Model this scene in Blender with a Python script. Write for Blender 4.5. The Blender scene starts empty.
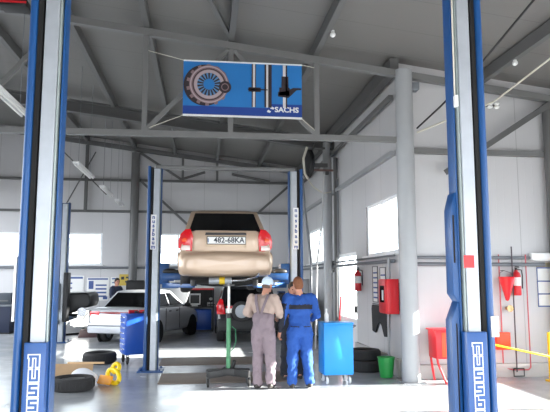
import bpy, bmesh, math, random
from math import sin, cos, pi, radians, atan, tan, sqrt
from mathutils import Vector, Matrix
random.seed(7)
SC = bpy.context.scene
COL = SC.collection
# ------------------------------------------------------------------ materials
def lin(v):
    v /= 255.0
    return v/12.92 if v <= .04045 else ((v+.055)/1.055)**2.4
def rgb(r, g, b): return (lin(r), lin(g), lin(b), 1)
MATS = {}
def mat(name, c, rough=.5, metal=0., var=0., vscale=6., bump=0., bscale=40., coat=0., spec=None, emit=None, trans=0., ior=1.45):
    if name in MATS: return MATS[name]
    m = bpy.data.materials.new(name); m.use_nodes = True
    nt = m.node_tree; b = nt.nodes['Principled BSDF']
    col = rgb(*c)
    b.inputs['Base Color'].default_value = col
    b.inputs['Roughness'].default_value = rough; b.inputs['Metallic'].default_value = metal
    if coat: b.inputs['Coat Weight'].default_value = coat; b.inputs['Coat Roughness'].default_value = .08
    if spec is not None: b.inputs['Specular IOR Level'].default_value = spec
    if trans: b.inputs['Transmission Weight'].default_value = trans; b.inputs['IOR'].default_value = ior
    if emit: b.inputs['Emission Color'].default_value = rgb(*emit[0]); b.inputs['Emission Strength'].default_value = emit[1]
    tc = nt.nodes.new('ShaderNodeTexCoord')
    if var:
        n = nt.nodes.new('ShaderNodeTexNoise'); n.inputs['Scale'].default_value = vscale; n.inputs['Detail'].default_value = 4
        nt.links.new(tc.outputs['Object'], n.inputs['Vector'])
        mx = nt.nodes.new('ShaderNodeMix'); mx.data_type = 'RGBA'
        mx.inputs['A'].default_value = tuple(x*(1-var) for x in col[:3])+(1,)
        mx.inputs['B'].default_value = tuple(min(1, x*(1+var)) for x in col[:3])+(1,)
        nt.links.new(n.outputs['Fac'], mx.inputs['Factor']); nt.links.new(mx.outputs['Result'], b.inputs['Base Color'])
    if bump:
        n2 = nt.nodes.new('ShaderNodeTexNoise'); n2.inputs['Scale'].default_value = bscale
        nt.links.new(tc.outputs['Object'], n2.inputs['Vector'])
        bp = nt.nodes.new('ShaderNodeBump'); bp.inputs['Strength'].default_value = bump; bp.inputs['Distance'].default_value = .02
        nt.links.new(n2.outputs['Fac'], bp.inputs['Height']); nt.links.new(bp.outputs['Normal'], b.inputs['Normal'])
    MATS[name] = m
    return m

def panel_mat(name, c, axis, pitch, rough=.55, depth=.35, dark=.86):
    """sandwich panels: thin seams every «pitch» metres along one axis of the place"""
    m = mat(name, c, rough); nt = m.node_tree; b = nt.nodes['Principled BSDF']
    g = nt.nodes.new('ShaderNodeNewGeometry'); s = nt.nodes.new('ShaderNodeSeparateXYZ')
    nt.links.new(g.outputs['Position'], s.inputs[0])
    def fr(p, width):
        d = nt.nodes.new('ShaderNodeMath'); d.operation = 'DIVIDE'; d.inputs[1].default_value = p
        nt.links.new(s.outputs[axis], d.inputs[0])
        f = nt.nodes.new('ShaderNodeMath'); f.operation = 'FRACT'; nt.links.new(d.outputs[0], f.inputs[0])
        l = nt.nodes.new('ShaderNodeMath'); l.operation = 'LESS_THAN'; l.inputs[1].default_value = width
        nt.links.new(f.outputs[0], l.inputs[0]); return l
    big = fr(pitch, .014/pitch); small = fr(pitch/8, .1)
    mx = nt.nodes.new('ShaderNodeMix'); mx.data_type = 'RGBA'
    col = rgb(*c)
    n = nt.nodes.new('ShaderNodeTexNoise'); n.inputs['Scale'].default_value = .7; n.inputs['Detail'].default_value = 5
    nt.links.new(g.outputs['Position'], n.inputs['Vector'])
    m0 = nt.nodes.new('ShaderNodeMix'); m0.data_type = 'RGBA'
    m0.inputs['A'].default_value = tuple(x*.92 for x in col[:3])+(1,); m0.inputs['B'].default_value = tuple(min(1, x*1.06) for x in col[:3])+(1,)
    nt.links.new(n.outputs['Fac'], m0.inputs['Factor'])
    nt.links.new(m0.outputs['Result'], mx.inputs['A']); mx.inputs['B'].default_value = tuple(x*dark*.8 for x in col[:3])+(1,)
    nt.links.new(big.outputs[0], mx.inputs['Factor']); nt.links.new(mx.outputs['Result'], b.inputs['Base Color'])
    bp = nt.nodes.new('ShaderNodeBump'); bp.inputs['Strength'].default_value = depth; bp.inputs['Distance'].default_value = .004; bp.invert = True
    nt.links.new(small.outputs[0], bp.inputs['Height']); nt.links.new(bp.outputs['Normal'], b.inputs['Normal'])
    return m

# ------------------------------------------------------------------ geometry
class MB:
    def __init__(s): s.bm = bmesh.new()
    def _add(s, verts, faces):
        vs = [s.bm.verts.new(v) for v in verts]
        fs = []
        for f in faces:
            try: fs.append(s.bm.faces.new([vs[i] for i in f]))
            except ValueError: pass
        return vs
    def box(s, x0, x1, y0, y1, z0, z1, M=None):
        v = [Vector(p) for p in ((x0,y0,z0),(x1,y0,z0),(x1,y1,z0),(x0,y1,z0),(x0,y0,z1),(x1,y0,z1),(x1,y1,z1),(x0,y1,z1))]
        if M: v = [M @ p for p in v]
        s._add(v, [(0,3,2,1),(4,5,6,7),(0,1,5,4),(1,2,6,5),(2,3,7,6),(3,0,4,7)]); return s
    def prism(s, pts, axis, a, b):
        """polygon pts (2-D) extruded between a and b along an axis; x: (y,z)  y: (x,z)  z: (x,y)"""
        f = {'x': lambda p, t: (t, p[0], p[1]), 'y': lambda p, t: (p[0], t, p[1]), 'z': lambda p, t: (p[0], p[1], t)}[axis]
        n = len(pts)
        v = [f(p, a) for p in pts]+[f(p, b) for p in pts]
        s._add(v, [tuple(range(n))[::-1], tuple(range(n, 2*n))]+[(i, (i+1) % n, n+(i+1) % n, n+i) for i in range(n)]); return s
    def tube(s, pts, r, seg=10, r2=None, cap=True):
        P = [Vector(p) for p in pts]; n = len(P)
        rings = []; nrm = None
        for i in range(n):
            t = (P[min(i+1, n-1)]-P[max(i-1, 0)]).normalized()
            if nrm is None:
                nrm = t.orthogonal().normalized()
            nrm = (nrm-t*nrm.dot(t)).normalized(); bn = t.cross(nrm)
            rr = r if r2 is None else r+(r2-r)*i/(n-1)
            if isinstance(r, (list, tuple)): rr = r[i]
            rings.append([s.bm.verts.new(P[i]+(nrm*cos(2*pi*k/seg)+bn*sin(2*pi*k/seg))*rr) for k in range(seg)])
        for i in range(n-1):
            for k in range(seg):
                s.bm.faces.new((rings[i][k], rings[i][(k+1) % seg], rings[i+1][(k+1) % seg], rings[i+1][k]))
        if cap:
            s.bm.faces.new(rings[0][::-1]); s.bm.faces.new(rings[-1])
        return s
    def cyl(s, p0, p1, r, seg=16, r2=None): return s.tube([p0, p1], r, seg, r2)
    def lathe(s, prof, seg=24, axis='z', c=(0,0,0), closed=False):
        """prof: (radius, height) pairs turned round an axis"""
        rings = []
        for (r, h) in prof:
            ring = []
            for k in range(seg):
                a = 2*pi*k/seg; u, w = r*cos(a), r*sin(a)
                p = {'z': (u, w, h), 'x': (h, u, w), 'y': (u, h, -w) }[axis]
                ring.append(s.bm.verts.new((p[0]+c[0], p[1]+c[1], p[2]+c[2])))
            rings.append(ring)
        m = len(rings)
        for i in range(m if closed else m-1):
            A, B = rings[i], rings[(i+1) % m]
            for k in range(seg): s.bm.faces.new((A[k], A[(k+1) % seg], B[(k+1) % seg], B[k]))
        if not closed:
            s.bm.faces.new(rings[0][::-1]); s.bm.faces.new(rings[-1])
        return s
    def ell(s, c, r, seg=16, rings=10, M=None):
        T = Matrix.Translation(c) @ (M.to_4x4() if M else Matrix()) @ Matrix.Diagonal((r[0], r[1], r[2], 1))
        bmesh.ops.create_uvsphere(s.bm, u_segments=seg, v_segments=rings, radius=1, matrix=T); return s
    def cap(s, p0, r0, p1, r1, seg=12, flat=None):
        """round-ended tapered limb"""
        p0, p1 = Vector(p0), Vector(p1); s.ell(p0, (r0,)*3, 12, 8); s.ell(p1, (r1,)*3, 12, 8); s.tube([p0, p1], r0, seg, r1); return s
    def loft(s, rings, cap=True, closed=True):
        R = [[s.bm.verts.new(p) for p in r] for r in rings]
        n = len(R[0])
        for i in range(len(R)-1):
            for k in range(n if closed else n-1):
                s.bm.faces.new((R[i][k], R[i][(k+1) % n], R[i+1][(k+1) % n], R[i+1][k]))
        if cap: s.bm.faces.new(R[0][::-1]); s.bm.faces.new(R[-1])
        return s
    def build(s, name, m, parent=None, loc=None, rot=None, bevel=0, seg=2, smooth=False, subd=0, remesh=0, relax=4, colour=None, auto=True, folds=0):
        bmesh.ops.recalc_face_normals(s.bm, faces=s.bm.faces)
        me = bpy.data.meshes.new(name); s.bm.to_mesh(me); s.bm.free()
        o = bpy.data.objects.new(name, me); COL.objects.link(o)
        for x in (m if isinstance(m, (list, tuple)) else [m]): me.materials.append(x)
        mods = False
        if remesh:
            md = o.modifiers.new('r', 'REMESH'); md.mode = 'VOXEL'; md.voxel_size = remesh; md.use_smooth_shade = True
            md = o.modifiers.new('s', 'SMOOTH'); md.iterations = relax; md.factor = .5; mods = True
            if folds:
                tx = bpy.data.textures.get('cloth_folds') or bpy.data.textures.new('cloth_folds', 'CLOUDS'); tx.noise_scale = .085; tx.noise_depth = 2
                md = o.modifiers.new('f', 'DISPLACE'); md.texture = tx; md.strength = folds; md.mid_level = .5
        if bevel:
            md = o.modifiers.new('b', 'BEVEL'); md.width = bevel; md.segments = seg; md.limit_method = 'ANGLE'; md.angle_limit = radians(35); mods = True
        if subd:
            md = o.modifiers.new('u', 'SUBSURF'); md.levels = subd; md.render_levels = subd; mods = True
        if mods:
            dg = bpy.context.evaluated_depsgraph_get(); dg.update()
            nm = bpy.data.meshes.new_from_object(o.evaluated_get(dg)); o.modifiers.clear(); o.data = nm; nm.name = name
            bpy.data.meshes.remove(me); me = nm
            if not me.materials:
                for x in (m if isinstance(m, (list, tuple)) else [m]): me.materials.append(x)
        if colour:
            for p in me.polygons: p.material_index = colour(p.center, p.normal)
        if smooth or bevel or remesh or subd:
            for p in me.polygons: p.use_smooth = True
            if auto and not (remesh or subd):
                try: me.set_sharp_from_angle(angle=radians(40))
                except Exception: pass
        if parent: o.parent = parent
        if loc: o.location = loc
        if rot: o.rotation_euler = rot
        return o

def tag(o, label=None, cat=None, group=None, kind=None):
    if label: o['label'] = label
    if cat: o['category'] = cat
    if group: o['group'] = group
    if kind: o['kind'] = kind
    return o
def thing(name, label, cat, loc=(0,0,0), rz=0, group=None, kind=None):
    o = bpy.data.objects.new(name, None); COL.objects.link(o); o.empty_display_size = .1
    o.location = loc; o.rotation_euler = (0, 0, rz)
    return tag(o, label, cat, group, kind)
def structure(o, label=None): return tag(o, label, None, None, 'structure')
def copy_tree(o, parent=None):
    c = o.copy(); COL.objects.link(c)
    if parent: c.parent = parent
    for ch in list(o.children): copy_tree(ch, c)
    return c
def text(s, name, size, m, parent=None, loc=(0,0,0), rot=(pi/2,0,0), depth=.002, offset=0, align='CENTER', sx=1.):
    cu = bpy.data.curves.new(name, 'FONT'); cu.body = s; cu.size = size; cu.extrude = depth; cu.offset = offset
    cu.align_x = align; cu.align_y = 'CENTER'; cu.resolution_u = 3
    t = bpy.data.objects.new(name, cu); COL.objects.link(t)
    dg = bpy.context.evaluated_depsgraph_get(); dg.update()
    me = bpy.data.meshes.new_from_object(t.evaluated_get(dg)); bpy.data.objects.remove(t)
    me.materials.clear(); me.materials.append(m)
    o = bpy.data.objects.new(name, me); COL.objects.link(o)
    o.location = loc; o.rotation_euler = rot; o.scale = (sx, 1, 1)
    if parent: o.parent = parent
    return o

# palette
M_white = mat('white_paint', (226,227,228), .45, var=.04)
M_paper = mat('paper', (232,232,230), .7)
M_pvc = mat('white_window_profile', (236,238,240), .35)
M_steel = mat('grey_painted_steel', (96,96,96), .5, var=.08, vscale=3)
M_truss = mat('pale_grey_steel', (112,112,112), .5, var=.06, vscale=3)
M_girder = mat('dark_grey_steel', (88,88,88), .55, var=.08)
M_column = mat('column_grey_paint', (160,162,165), .4, var=.05)
M_pipe = mat('dull_grey_pipe', (112,116,122), .5)
M_galv = mat('galvanised_steel', (166,171,178), .42, .4, var=.16, vscale=9)
M_galvd = mat('galvanised_side', (150,160,158), .45, .3, var=.1)
M_blue = mat('lift_blue_paint', (16,70,126), .38, var=.05)
M_blued = mat('plate_blue_paint', (26,74,136), .35)
M_black = mat('black_plastic', (22,22,24), .5)
M_slot = mat('black_recess', (7,6,7), .8)  # near black, also stands in for shade in the lift post gaps
M_rubber = mat('rubber', (40,39,40), .75, var=.2, vscale=14, bump=.2, bscale=60)
M_chrome = mat('bright_metal', (190,192,196), .25, .9)
M_red = mat('red_enamel', (206,34,44), .38, var=.05)
M_orange = mat('orange_red_panel', (240,82,40), .45)
M_yellow = mat('yellow_plastic', (240,205,20), .4, var=.05)
M_green = mat('green_plastic', (28,142,62), .45)
M_cart = mat('tool_cart_blue', (22,80,176), .38, var=.03)
M_cartl = mat('cabinet_light_blue', (14,140,222), .4, var=.03)
M_skin = mat('skin', (196,140,116), .55)
M_ink = mat('blue_print', (70,92,150), .6)
M_inkd = mat('dark_print', (40,44,58), .6)
M_rope = mat('pale_cord', (206,202,190), .7)
M_glass = mat('car_glass_dark', (8,9,11), .12, spec=.35)
M_wood = mat('raw_board', (176,146,112), .7, var=.15, vscale=5)
M_amber = mat('amber_lens', (226,84,36), .25)
M_lens = mat('red_lens', (205,18,30), .2, coat=.5)
M_lensw = mat('clear_lens', (222,206,200), .2, coat=.5)

# floor : epoxy with faint wear
M_floor = mat('floor_epoxy', (150,152,155), .22)
def _floor():
    nt = M_floor.node_tree; b = nt.nodes['Principled BSDF']
    g = nt.nodes.new('ShaderNodeNewGeometry')
    n = nt.nodes.new('ShaderNodeTexNoise'); n.inputs['Scale'].default_value = .55; n.inputs['Detail'].default_value = 8; n.inputs['Roughness'].default_value = .65
    nt.links.new(g.outputs['Position'], n.inputs['Vector'])
    r = nt.nodes.new('ShaderNodeValToRGB'); e = r.color_ramp.elements
    e[0].position = .3; e[0].color = rgb(166,171,178); e[1].position = .7; e[1].color = rgb(190,192,194)
    nt.links.new(n.outputs['Fac'], r.inputs['Fac'])
    n3 = nt.nodes.new('ShaderNodeTexNoise'); n3.inputs['Scale'].default_value = 5; n3.inputs['Detail'].default_value = 10; n3.inputs['Roughness'].default_value = .75
    nt.links.new(g.outputs['Position'], n3.inputs['Vector'])
    r3 = nt.nodes.new('ShaderNodeValToRGB'); e = r3.color_ramp.elements
    e[0].position = .28; e[0].color = (.72,.7,.67,1); e[1].position = .46; e[1].color = (1,1,1,1)
    nt.links.new(n3.outputs['Fac'], r3.inputs['Fac'])
    mm = nt.nodes.new('ShaderNodeMix'); mm.data_type = 'RGBA'; mm.blend_type = 'MULTIPLY'; mm.inputs['Factor'].default_value = .6
    nt.links.new(r.outputs['Color'], mm.inputs['A']); nt.links.new(r3.outputs['Color'], mm.inputs['B'])
    nt.links.new(mm.outputs['Result'], b.inputs['Base Color'])
    n2 = nt.nodes.new('ShaderNodeTexNoise'); n2.inputs['Scale'].default_value = 2.2; n2.inputs['Detail'].default_value = 6
    nt.links.new(g.outputs['Position'], n2.inputs['Vector'])
    mr = nt.nodes.new('ShaderNodeMapRange'); mr.inputs['To Min'].default_value = .12; mr.inputs['To Max'].default_value = .34
    nt.links.new(n2.outputs['Fac'], mr.inputs['Value']); nt.links.new(mr.outputs['Result'], b.inputs['Roughness'])
_floor()
M_wall_x = panel_mat('wall_panels_across', (196,195,197), 0, 1.15)
M_wall_y = panel_mat('wall_panels_along', (200,200,202), 1, 1.15)
M_ceil = panel_mat('roof_panels', (117,115,113), 1, 1.0, .6, .4, .9)
M_plinth = mat('plinth_render', (176,174,172), .7, var=.1, vscale=3)
M_ground = mat('outdoor_asphalt', (112,110,106), .9, var=.1)
def glass():
    m = bpy.data.materials.new('window_glass'); m.use_nodes = True; nt = m.node_tree; nt.nodes.clear()
    o = nt.nodes.new('ShaderNodeOutputMaterial'); t = nt.nodes.new('ShaderNodeBsdfTransparent'); g = nt.nodes.new('ShaderNodeBsdfGlossy')
    g.inputs['Roughness'].default_value = .02; t.inputs['Color'].default_value = (.93,.95,.95,1)
    mx = nt.nodes.new('ShaderNodeMixShader'); mx.inputs[0].default_value = .06
    nt.links.new(t.outputs[0], mx.inputs[1]); nt.links.new(g.outputs[0], mx.inputs[2]); nt.links.new(mx.outputs[0], o.inputs[0])
    return m
M_pane = glass()

# ------------------------------------------------------------------ the building
XR, YB, YF = 3.5, 21.0, 10.35          # right wall, back wall, wall facing us in the right bay
XL, XE, Y0 = -9.0, 9.0, -5.0
def roofz(x): return 6.12-.125*x       # underside of the roof panels
def wall(name, axis, p, t, u0, u1, z1, holes, m, label, slope=False):
    """wall with rectangular holes (u0,u1,z0,z1); p = inner face, t = signed thickness"""
    us = sorted({u0, u1, *[h[0] for h in holes], *[h[1] for h in holes]}); zs = sorted({0, z1, *[h[2] for h in holes], *[h[3] for h in holes]})
    b = MB()
    for i in range(len(us)-1):
        for j in range(len(zs)-1):
            uc, zc = (us[i]+us[i+1])/2, (zs[j]+zs[j+1])/2
            if any(h[0] < uc < h[1] and h[2] < zc < h[3] for h in holes): continue
            a, c = min(p, p+t), max(p, p+t)
            za, zb = zs[j], zs[j+1]
            top = lambda u: roofz(u)+.03 if (slope and zb == z1) else zb
            if axis == 'x':   # wall runs along x
                b.prism([(us[i], za), (us[i+1], za), (us[i+1], top(us[i+1])), (us[i], top(us[i]))], 'y', a, c)
            else: b.box(a, c, us[i], us[i+1], za, zb)
    return structure(b.build(name, m), label)
BWIN = [(-7.55,-6.12), (-4.72,-3.42), (-1.55,-.2)]
WZ0, WZ1 = 2.2, 3.28
back_holes = [(a, b, WZ0, WZ1) for a, b in BWIN]
RWIN = [(10.55,12.66), (16.7,19.8)]
DOOR = (13.55, 15.45, 0., 2.35)
right_holes = [(a, b, WZ0, WZ1) for a, b in RWIN]+[DOOR]
structure(MB().box(XL-.3, XE+.3, Y0-.3, YB+.3, -.2, 0).build('floor', M_floor), 'glossy grey epoxy garage floor')
structure(MB().prism([(XL-.4, roofz(XL-.4)), (XE+.4, roofz(XE+.4)), (XE+.4, roofz(XE+.4)+.15), (XL-.4, roofz(XL-.4)+.15)], 'y', Y0-.4, YB+.4).build('ceiling', M_ceil), 'dark grey sloping roof of ribbed panels')
wall('wall_back', 'x', YB, .14, XL, XR+.14, 5, back_holes, M_wall_x, 'far grey panel wall with strip windows', True)
wall('wall_right', 'y', XR, .14, YF+.14, YB, roofz(XR), right_holes, M_wall_y, 'right panel wall running away from us with windows')
wall('wall_facing', 'x', YF, .14, XR, XE+.14, 4.5, [], M_wall_x, 'panel wall facing us behind right lift post', True)
wall('wall_left', 'y', XL, -.14, Y0, YB, roofz(XL), [(a, a+3.6, 1.2, 4.6) for a in (2, 7, 12, 16.6)], M_wall_y, 'left panel wall')  # unseen openings, enlarged to let in more fill light
GATE = (5.2, 10.02, 1.22, 2.93)
wall('wall_right_bay', 'y', XE, .14, Y0, YF, roofz(XE), [GATE, (-3.0, 3.5, .1, 3.6)], M_wall_y, 'outer wall of right bay')
wall('wall_front', 'x', Y0, -.14, XL, XE, 4.6, [(-6.5, -2.2, 0, 3.3), (-1.4, 3.2, 0, 3.3), (4.0, 8.2, 0, 3.3)], M_wall_x, 'gate wall behind us', True)
structure(MB().box(-60, 60, -50, 90, -.6, -.25).build('ground_outside', M_ground), 'yard outside')
def window(name, axis, p, t, a, b, z0, z1, n, label):
    r = thing(name, label, None, kind='structure')
    f = MB(); w = .06; q0, q1 = min(p+.25*t, p+.7*t), max(p+.25*t, p+.7*t)
    def bar(u0, u1, za, zb, q0=q0, q1=q1, m=f):
        m.box(u0, u1, q0, q1, za, zb) if axis == 'x' else m.box(q0, q1, u0, u1, za, zb)
    bar(a, b, z0, z0+w); bar(a, b, z1-w, z1); bar(a, a+w, z0+w, z1-w); bar(b-w, b, z0+w, z1-w)
    for k in range(1, n):
        u = a+(b-a)*k/n; bar(u-w*.6, u+w*.6, z0+w, z1-w)
    f.build('window_frame', M_pvc, r)
    g = MB(); qm = p+.5*t; bar(a+w, b-w, z0+w, z1-w, qm-.004, qm+.004, g); g.build('pane', M_pane, r)
    s = MB(); bar(a-.04, b+.04, z0-.035, z0, min(p-.09*(1 if t > 0 else -1), p+.2*t), max(p-.09*(1 if t > 0 else -1), p+.2*t), s); s.build('window_sill', M_pvc, r)
k = 0
for (a, b) in BWIN:
    k += 1; window('window_%d' % k, 'x', YB, .14, a, b, WZ0, WZ1, 1 if k < 3 else 2, 'bright strip window in the far wall')
for (a, b) in RWIN:
    k += 1; window('window_%d' % k, 'y', XR, .14, a, b, WZ0, WZ1, 2 if k == 4 else 3, 'bright window in the right wall')
k += 1; window('window_%d' % k, 'y', XE, .14, GATE[0], GATE[1], GATE[2], GATE[3], 2, 'glazed band of the right bay')
# glazed door in the right wall
d = thing('door_1', 'white door with tall bright glass light beside the grey pillar', None, kind='structure')
f = MB(); y0, y1 = DOOR[0], DOOR[1]; xa, xb = XR+.03, XR+.09
f.box(xa, xb, y0, y0+.07, 0, 2.35); f.box(xa, xb, y1-.07, y1, 0, 2.35); f.box(xa, xb, y0+.07, y1-.07, 2.27, 2.35); f.box(xa, xb, y0+.07, y1-.07, 0, .8)
f.build('door_frame', M_pvc, d)
MB().box(XR+.055, XR+.063, y0+.07, y1-.07, .8, 2.27).build('pane', M_pane, d)
MB().box(XR-.03, XR+.03, y0+.09, y0+.12, .95, 1.1).build('door_handle', M_black, d)

# plinths
structure(MB().box(XR-.06, XR, YF+.14, DOOR[0], 0, .31).build('baseboard_right', M_plinth, bevel=.008), 'grey plinth under right wall')
structure(MB().box(XR-.06, XE, YF-.07, YF, 0, .24).build('baseboard_facing', M_plinth, bevel=.008), 'grey plinth under facing wall')
structure(MB().box(XL, XR-.06, YB-.06, YB, 0, .25).build('baseboard_back', M_plinth), 'grey plinth under far wall')

# steel frame ------------------------------------------------------------
def st(name, mb, m, label, **k): return structure(mb.build(name, m, **k), label)
def rhs(p0, p1, w, mb=None, h=None):
    """rectangular tube between two points"""
    mb = mb or MB(); p0, p1 = Vector(p0), Vector(p1); t = (p1-p0); L = t.length
    q = t.to_track_quat('Y', 'Z').to_matrix().to_4x4(); M = Matrix.Translation(p0) @ q
    h = h or w
    mb.box(-w/2, w/2, 0, L, -h/2, h/2, M); return mb
YT = 10.05
def chord(x): return 5.79-.125*x
t1 = thing('truss_beam', 'nearest grey steel roof truss carrying the blue banner', None, (0, YT, 0), kind='structure')
rhs((-8.8, 0, chord(-8.8)), (8.9, 0, chord(8.9)), .12).build('top_chord', M_truss, t1)
rhs((-8.8, 0, 4.13), (3.42, 0, 4.16), .09, h=.1).build('bottom_chord', M_truss, t1)
PX = [-7.0, -5.5, -4.0, -2.4, -1.02, .43, 1.93]
for x in PX: rhs((x, 0, chord(x)-.05), (x, 0, 4.18), .085).build('web_post', M_truss, t1)
for a, b in ((.38, -1.0), (.48, 1.9), (-2.45, -3.95), (-2.35, -1.07), (-5.45, -4.05)):
    if a == -2.35: continue
    rhs((a, .0, chord(a)-.08), (b, .0, 4.2), .07).build('web_diagonal', M_truss, t1)
rhs((3.75, 0, 3.25), (6.35, 0, 5.02), .09).build('bay_brace', M_girder, t1) if False else None
rhs((4.25, 0, 3.6), (6.4, 0, chord(6.4)), .1).build('web_diagonal', M_girder, t1)
for yy, nm in ((15.75, 'middle'), ):
    g = MB()
    def ib(dz, h, w):
        rhs((XL, yy, chord(XL)+dz), (XR, yy, chord(XR)+dz), w, g, h)
    ib(.12, .05, .2); ib(-.16, .05, .2); ib(-.02, .26, .03)
    st('roof_beam', g, M_girder, 'deep grey roof girder beyond the banner truss')
# gable truss by the far wall
g = thing('gable_beam', 'grey gable framing against the far wall', None, (0, YB-.16, 0), kind='structure')
rhs((XL, 0, chord(XL)+.1), (XR, 0, chord(XR)+.1), .14).build('top_chord', M_girder, g)
for z in (4.02, 5.1): rhs((XL, .06, z), (XR, .06, z), .08).build('girt', M_girder, g)
for x0, z0_, x1, z1_ in ((-2.16,5.06,-.54,3.56), (3.01,5.02,1.91,4.04), (-2.2,6.05,-.8,5.15), (.02,5.42,-.8,5.15), (.44,5.85,.44,5.14), (.95,5.37,2.3,5.12), (-.75,5.2,-.75,6.05)):
    rhs((x0, -.05, z0_), (x1, -.05, z1_), .08).build('brace', M_girder, g)
for x0, z0_, x1, z1_ in ((-4.9,6.15,-3.3,4.57), (-3.7,6.04,-4.65,4.15)):
    MB().cyl((x0, -.1, z0_), (x1, -.1, z1_), .022, 8).build('brace_rod', M_girder, g)
for x in (-5.8, -4.0): rhs((x, 0, 4.02), (x, 0, chord(x)), .1).build('gable_post', M_girder, g)
# purlins run with the depth of the hall
for x in PX+[5.0, 6.6, 8.0]:
    yb = YB-.05 if x < XR else YF
    st('purlin_beam', rhs((x, Y0, roofz(x)-.13), (x, yb, roofz(x)-.13), .1, h=.2), M_steel, 'grey roof purlin running the depth of the hall')
st('eave_beam', rhs((XR-.15, YT, roofz(XR)-.16), (XR-.15, YB-.1, roofz(XR)-.16), .16, h=.26), M_girder, 'eaves beam along the right wall')
st('eave_rail_beam', rhs((XR-.1, YF+.1, roofz(XR)-.62), (XR-.1, YB-.1, roofz(XR)-.62), .08), M_truss, 'thin rail below the eaves beam')
st('girt_beam', rhs((XR-.05, YF+.2, 4.03), (XR-.05, YB-.1, 4.03), .09), M_column, 'horizontal rail along the right wall')
st('girt_beam', rhs((XR+.1, YF-.06, 4.02), (XE-.1, YF-.06, 4.02), .09, h=.1), M_truss, 'horizontal rail along the wall facing us')
st('brace_beam', rhs((.4, 9.95, 5.87), (-.95, 5.2, 6.1), .07), M_steel, 'roof brace meeting the truss above the banner')
# columns
def column(name, x, y, r, z1, m, label):
    b = MB(); b.cyl((x, y, 0), (x, y, z1), r, 28); b.box(x-r*1.25, x+r*1.25, y-r*1.25, y+r*1.25, 0, .02)
    return st(name, b, m, label, smooth=True)
column('column_1', 3.5, 10.02, .155, 5.42, M_column, 'round pale steel column right of the red box')
column('column_2', 3.3, 15.75, .12, 5.4, M_column, 'round grey pillar beside the glazed door')
column('column_3', -2.36, YB-.2, .14, 6.05, M_steel, 'grey column at the far wall')
column('column_4', 6.35, YF-.15, .12, 4.95, M_steel, 'round column of the right bay')

# ------------------------------------------------------------------ vehicle lifts
def rrect(x0, x1, y0, y1, r, n=4):
    P = []
    for cx, cy, a0 in ((x1-r, y1-r, 0), (x0+r, y1-r, 90), (x0+r, y0+r, 180), (x1-r, y0+r, 270)):
        for k in range(n+1):
            a = radians(a0+90*k/n); P.append((cx+r*cos(a), cy+r*sin(a)))
    return P
def post_parts(root, s, x0, H, W=.31, y0=0., D=.15):
    """lift column; x0 = inner edge, s = +1 when its outer side is at +x"""
    def bx(b, u0, u1, ya, yb, za, zb, rr=0):
        a, c = sorted((x0+s*u0, x0+s*u1)); b.prism(rrect(a, c, y0+ya, y0+yb, rr or .006), 'z', za, zb); return b
    k = W/.22
    p = bx(MB(), 0, .012*k, .02, D, 0, H, .005); bx(p, .17*k, W, -.03, D, 0, H, .025); bx(p, .01*k, .18*k, D-.03, D, 0, H)
    p.build('post_column', M_blue, root, smooth=True)
    r = bx(MB(), .014*k, .169*k, D*.6, D-.032, .01, H-.02); bx(r, .134*k, .1695*k, -.012, D*.6, .01, H-.02); r.build('gap_shade', M_slot, root)  # solid black fill between rail and flange stands in for the gap's shade
    r = bx(MB(), .032*k, .122*k, -.02, D*.6-.004, .02, H-.05); r.build('rail_cover', M_galv, root)
    r = bx(MB(), .018*k, .0315*k, -.01, D*.6-.004, .02, H-.05); r.build('rail_side', M_galvd, root)
    b = MB(); a, c = sorted((x0-s*.1, x0+s*(W+.1))); b.box(a, c, y0-.14, y0+.42, 0, .025)
    for u in (a+.06, c-.06):
        for v in (y0-.08, y0+.36): b.cyl((u, v, .025), (u, v, .05), .018, 6)
    b.build('base_plate', M_blue, root)
def plate(root, s, x0, u0, u1, y, z0, z1, word, size, pitch):
    a, c = sorted((x0+s*u0, x0+s*u1))
    MB().box(a, c, y-.012, y+.1, z0, z1).build('name_plate', M_blued, root, bevel=.004)
    cx = (a+c)/2; z = z1-.045-.09
    for ch in word:
        for nm, hw, yy, m in (('letter_outline', .0145, y-.0135, M_white), ('letter', .0072, y-.0175, M_blued)):
            q = MB()
            for path in GLYPH[ch]:
                for (p0, p1) in zip(path, path[1:]):
                    (xa, za), (xb, zb) = [(cx+(p[0]-.5)*.04, z+p[1]*.054) for p in (p0, p1)]
                    e_ = .00025*len(q.bm.faces)/6; q.box(min(xa, xb)-hw, max(xa, xb)+hw, yy-.001-e_, yy+.003+e_*.5, min(za, zb)-hw, max(za, zb)+hw)
            q.build(nm, m, root)
        z -= pitch
GLYPH = {'n': [[(-.15,1), (0,1), (0,0)], [(0,1), (1,1), (1,0)]], 'u': [[(0,1), (0,0), (1,0), (1,1)]], 's': [[(1,1), (0,1), (0,.5), (1,.5), (1,0), (0,0)]],
         'b': [[(0,1.1), (0,0), (1,0), (1,.6), (0,.6)]], 'a': [[(0,1), (1,1), (1,0), (0,0), (0,.5), (1,.5)]], 'm': [[(0,0), (0,1), (1,1), (1,0)], [(.5,1), (.5,0)]]}
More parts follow.
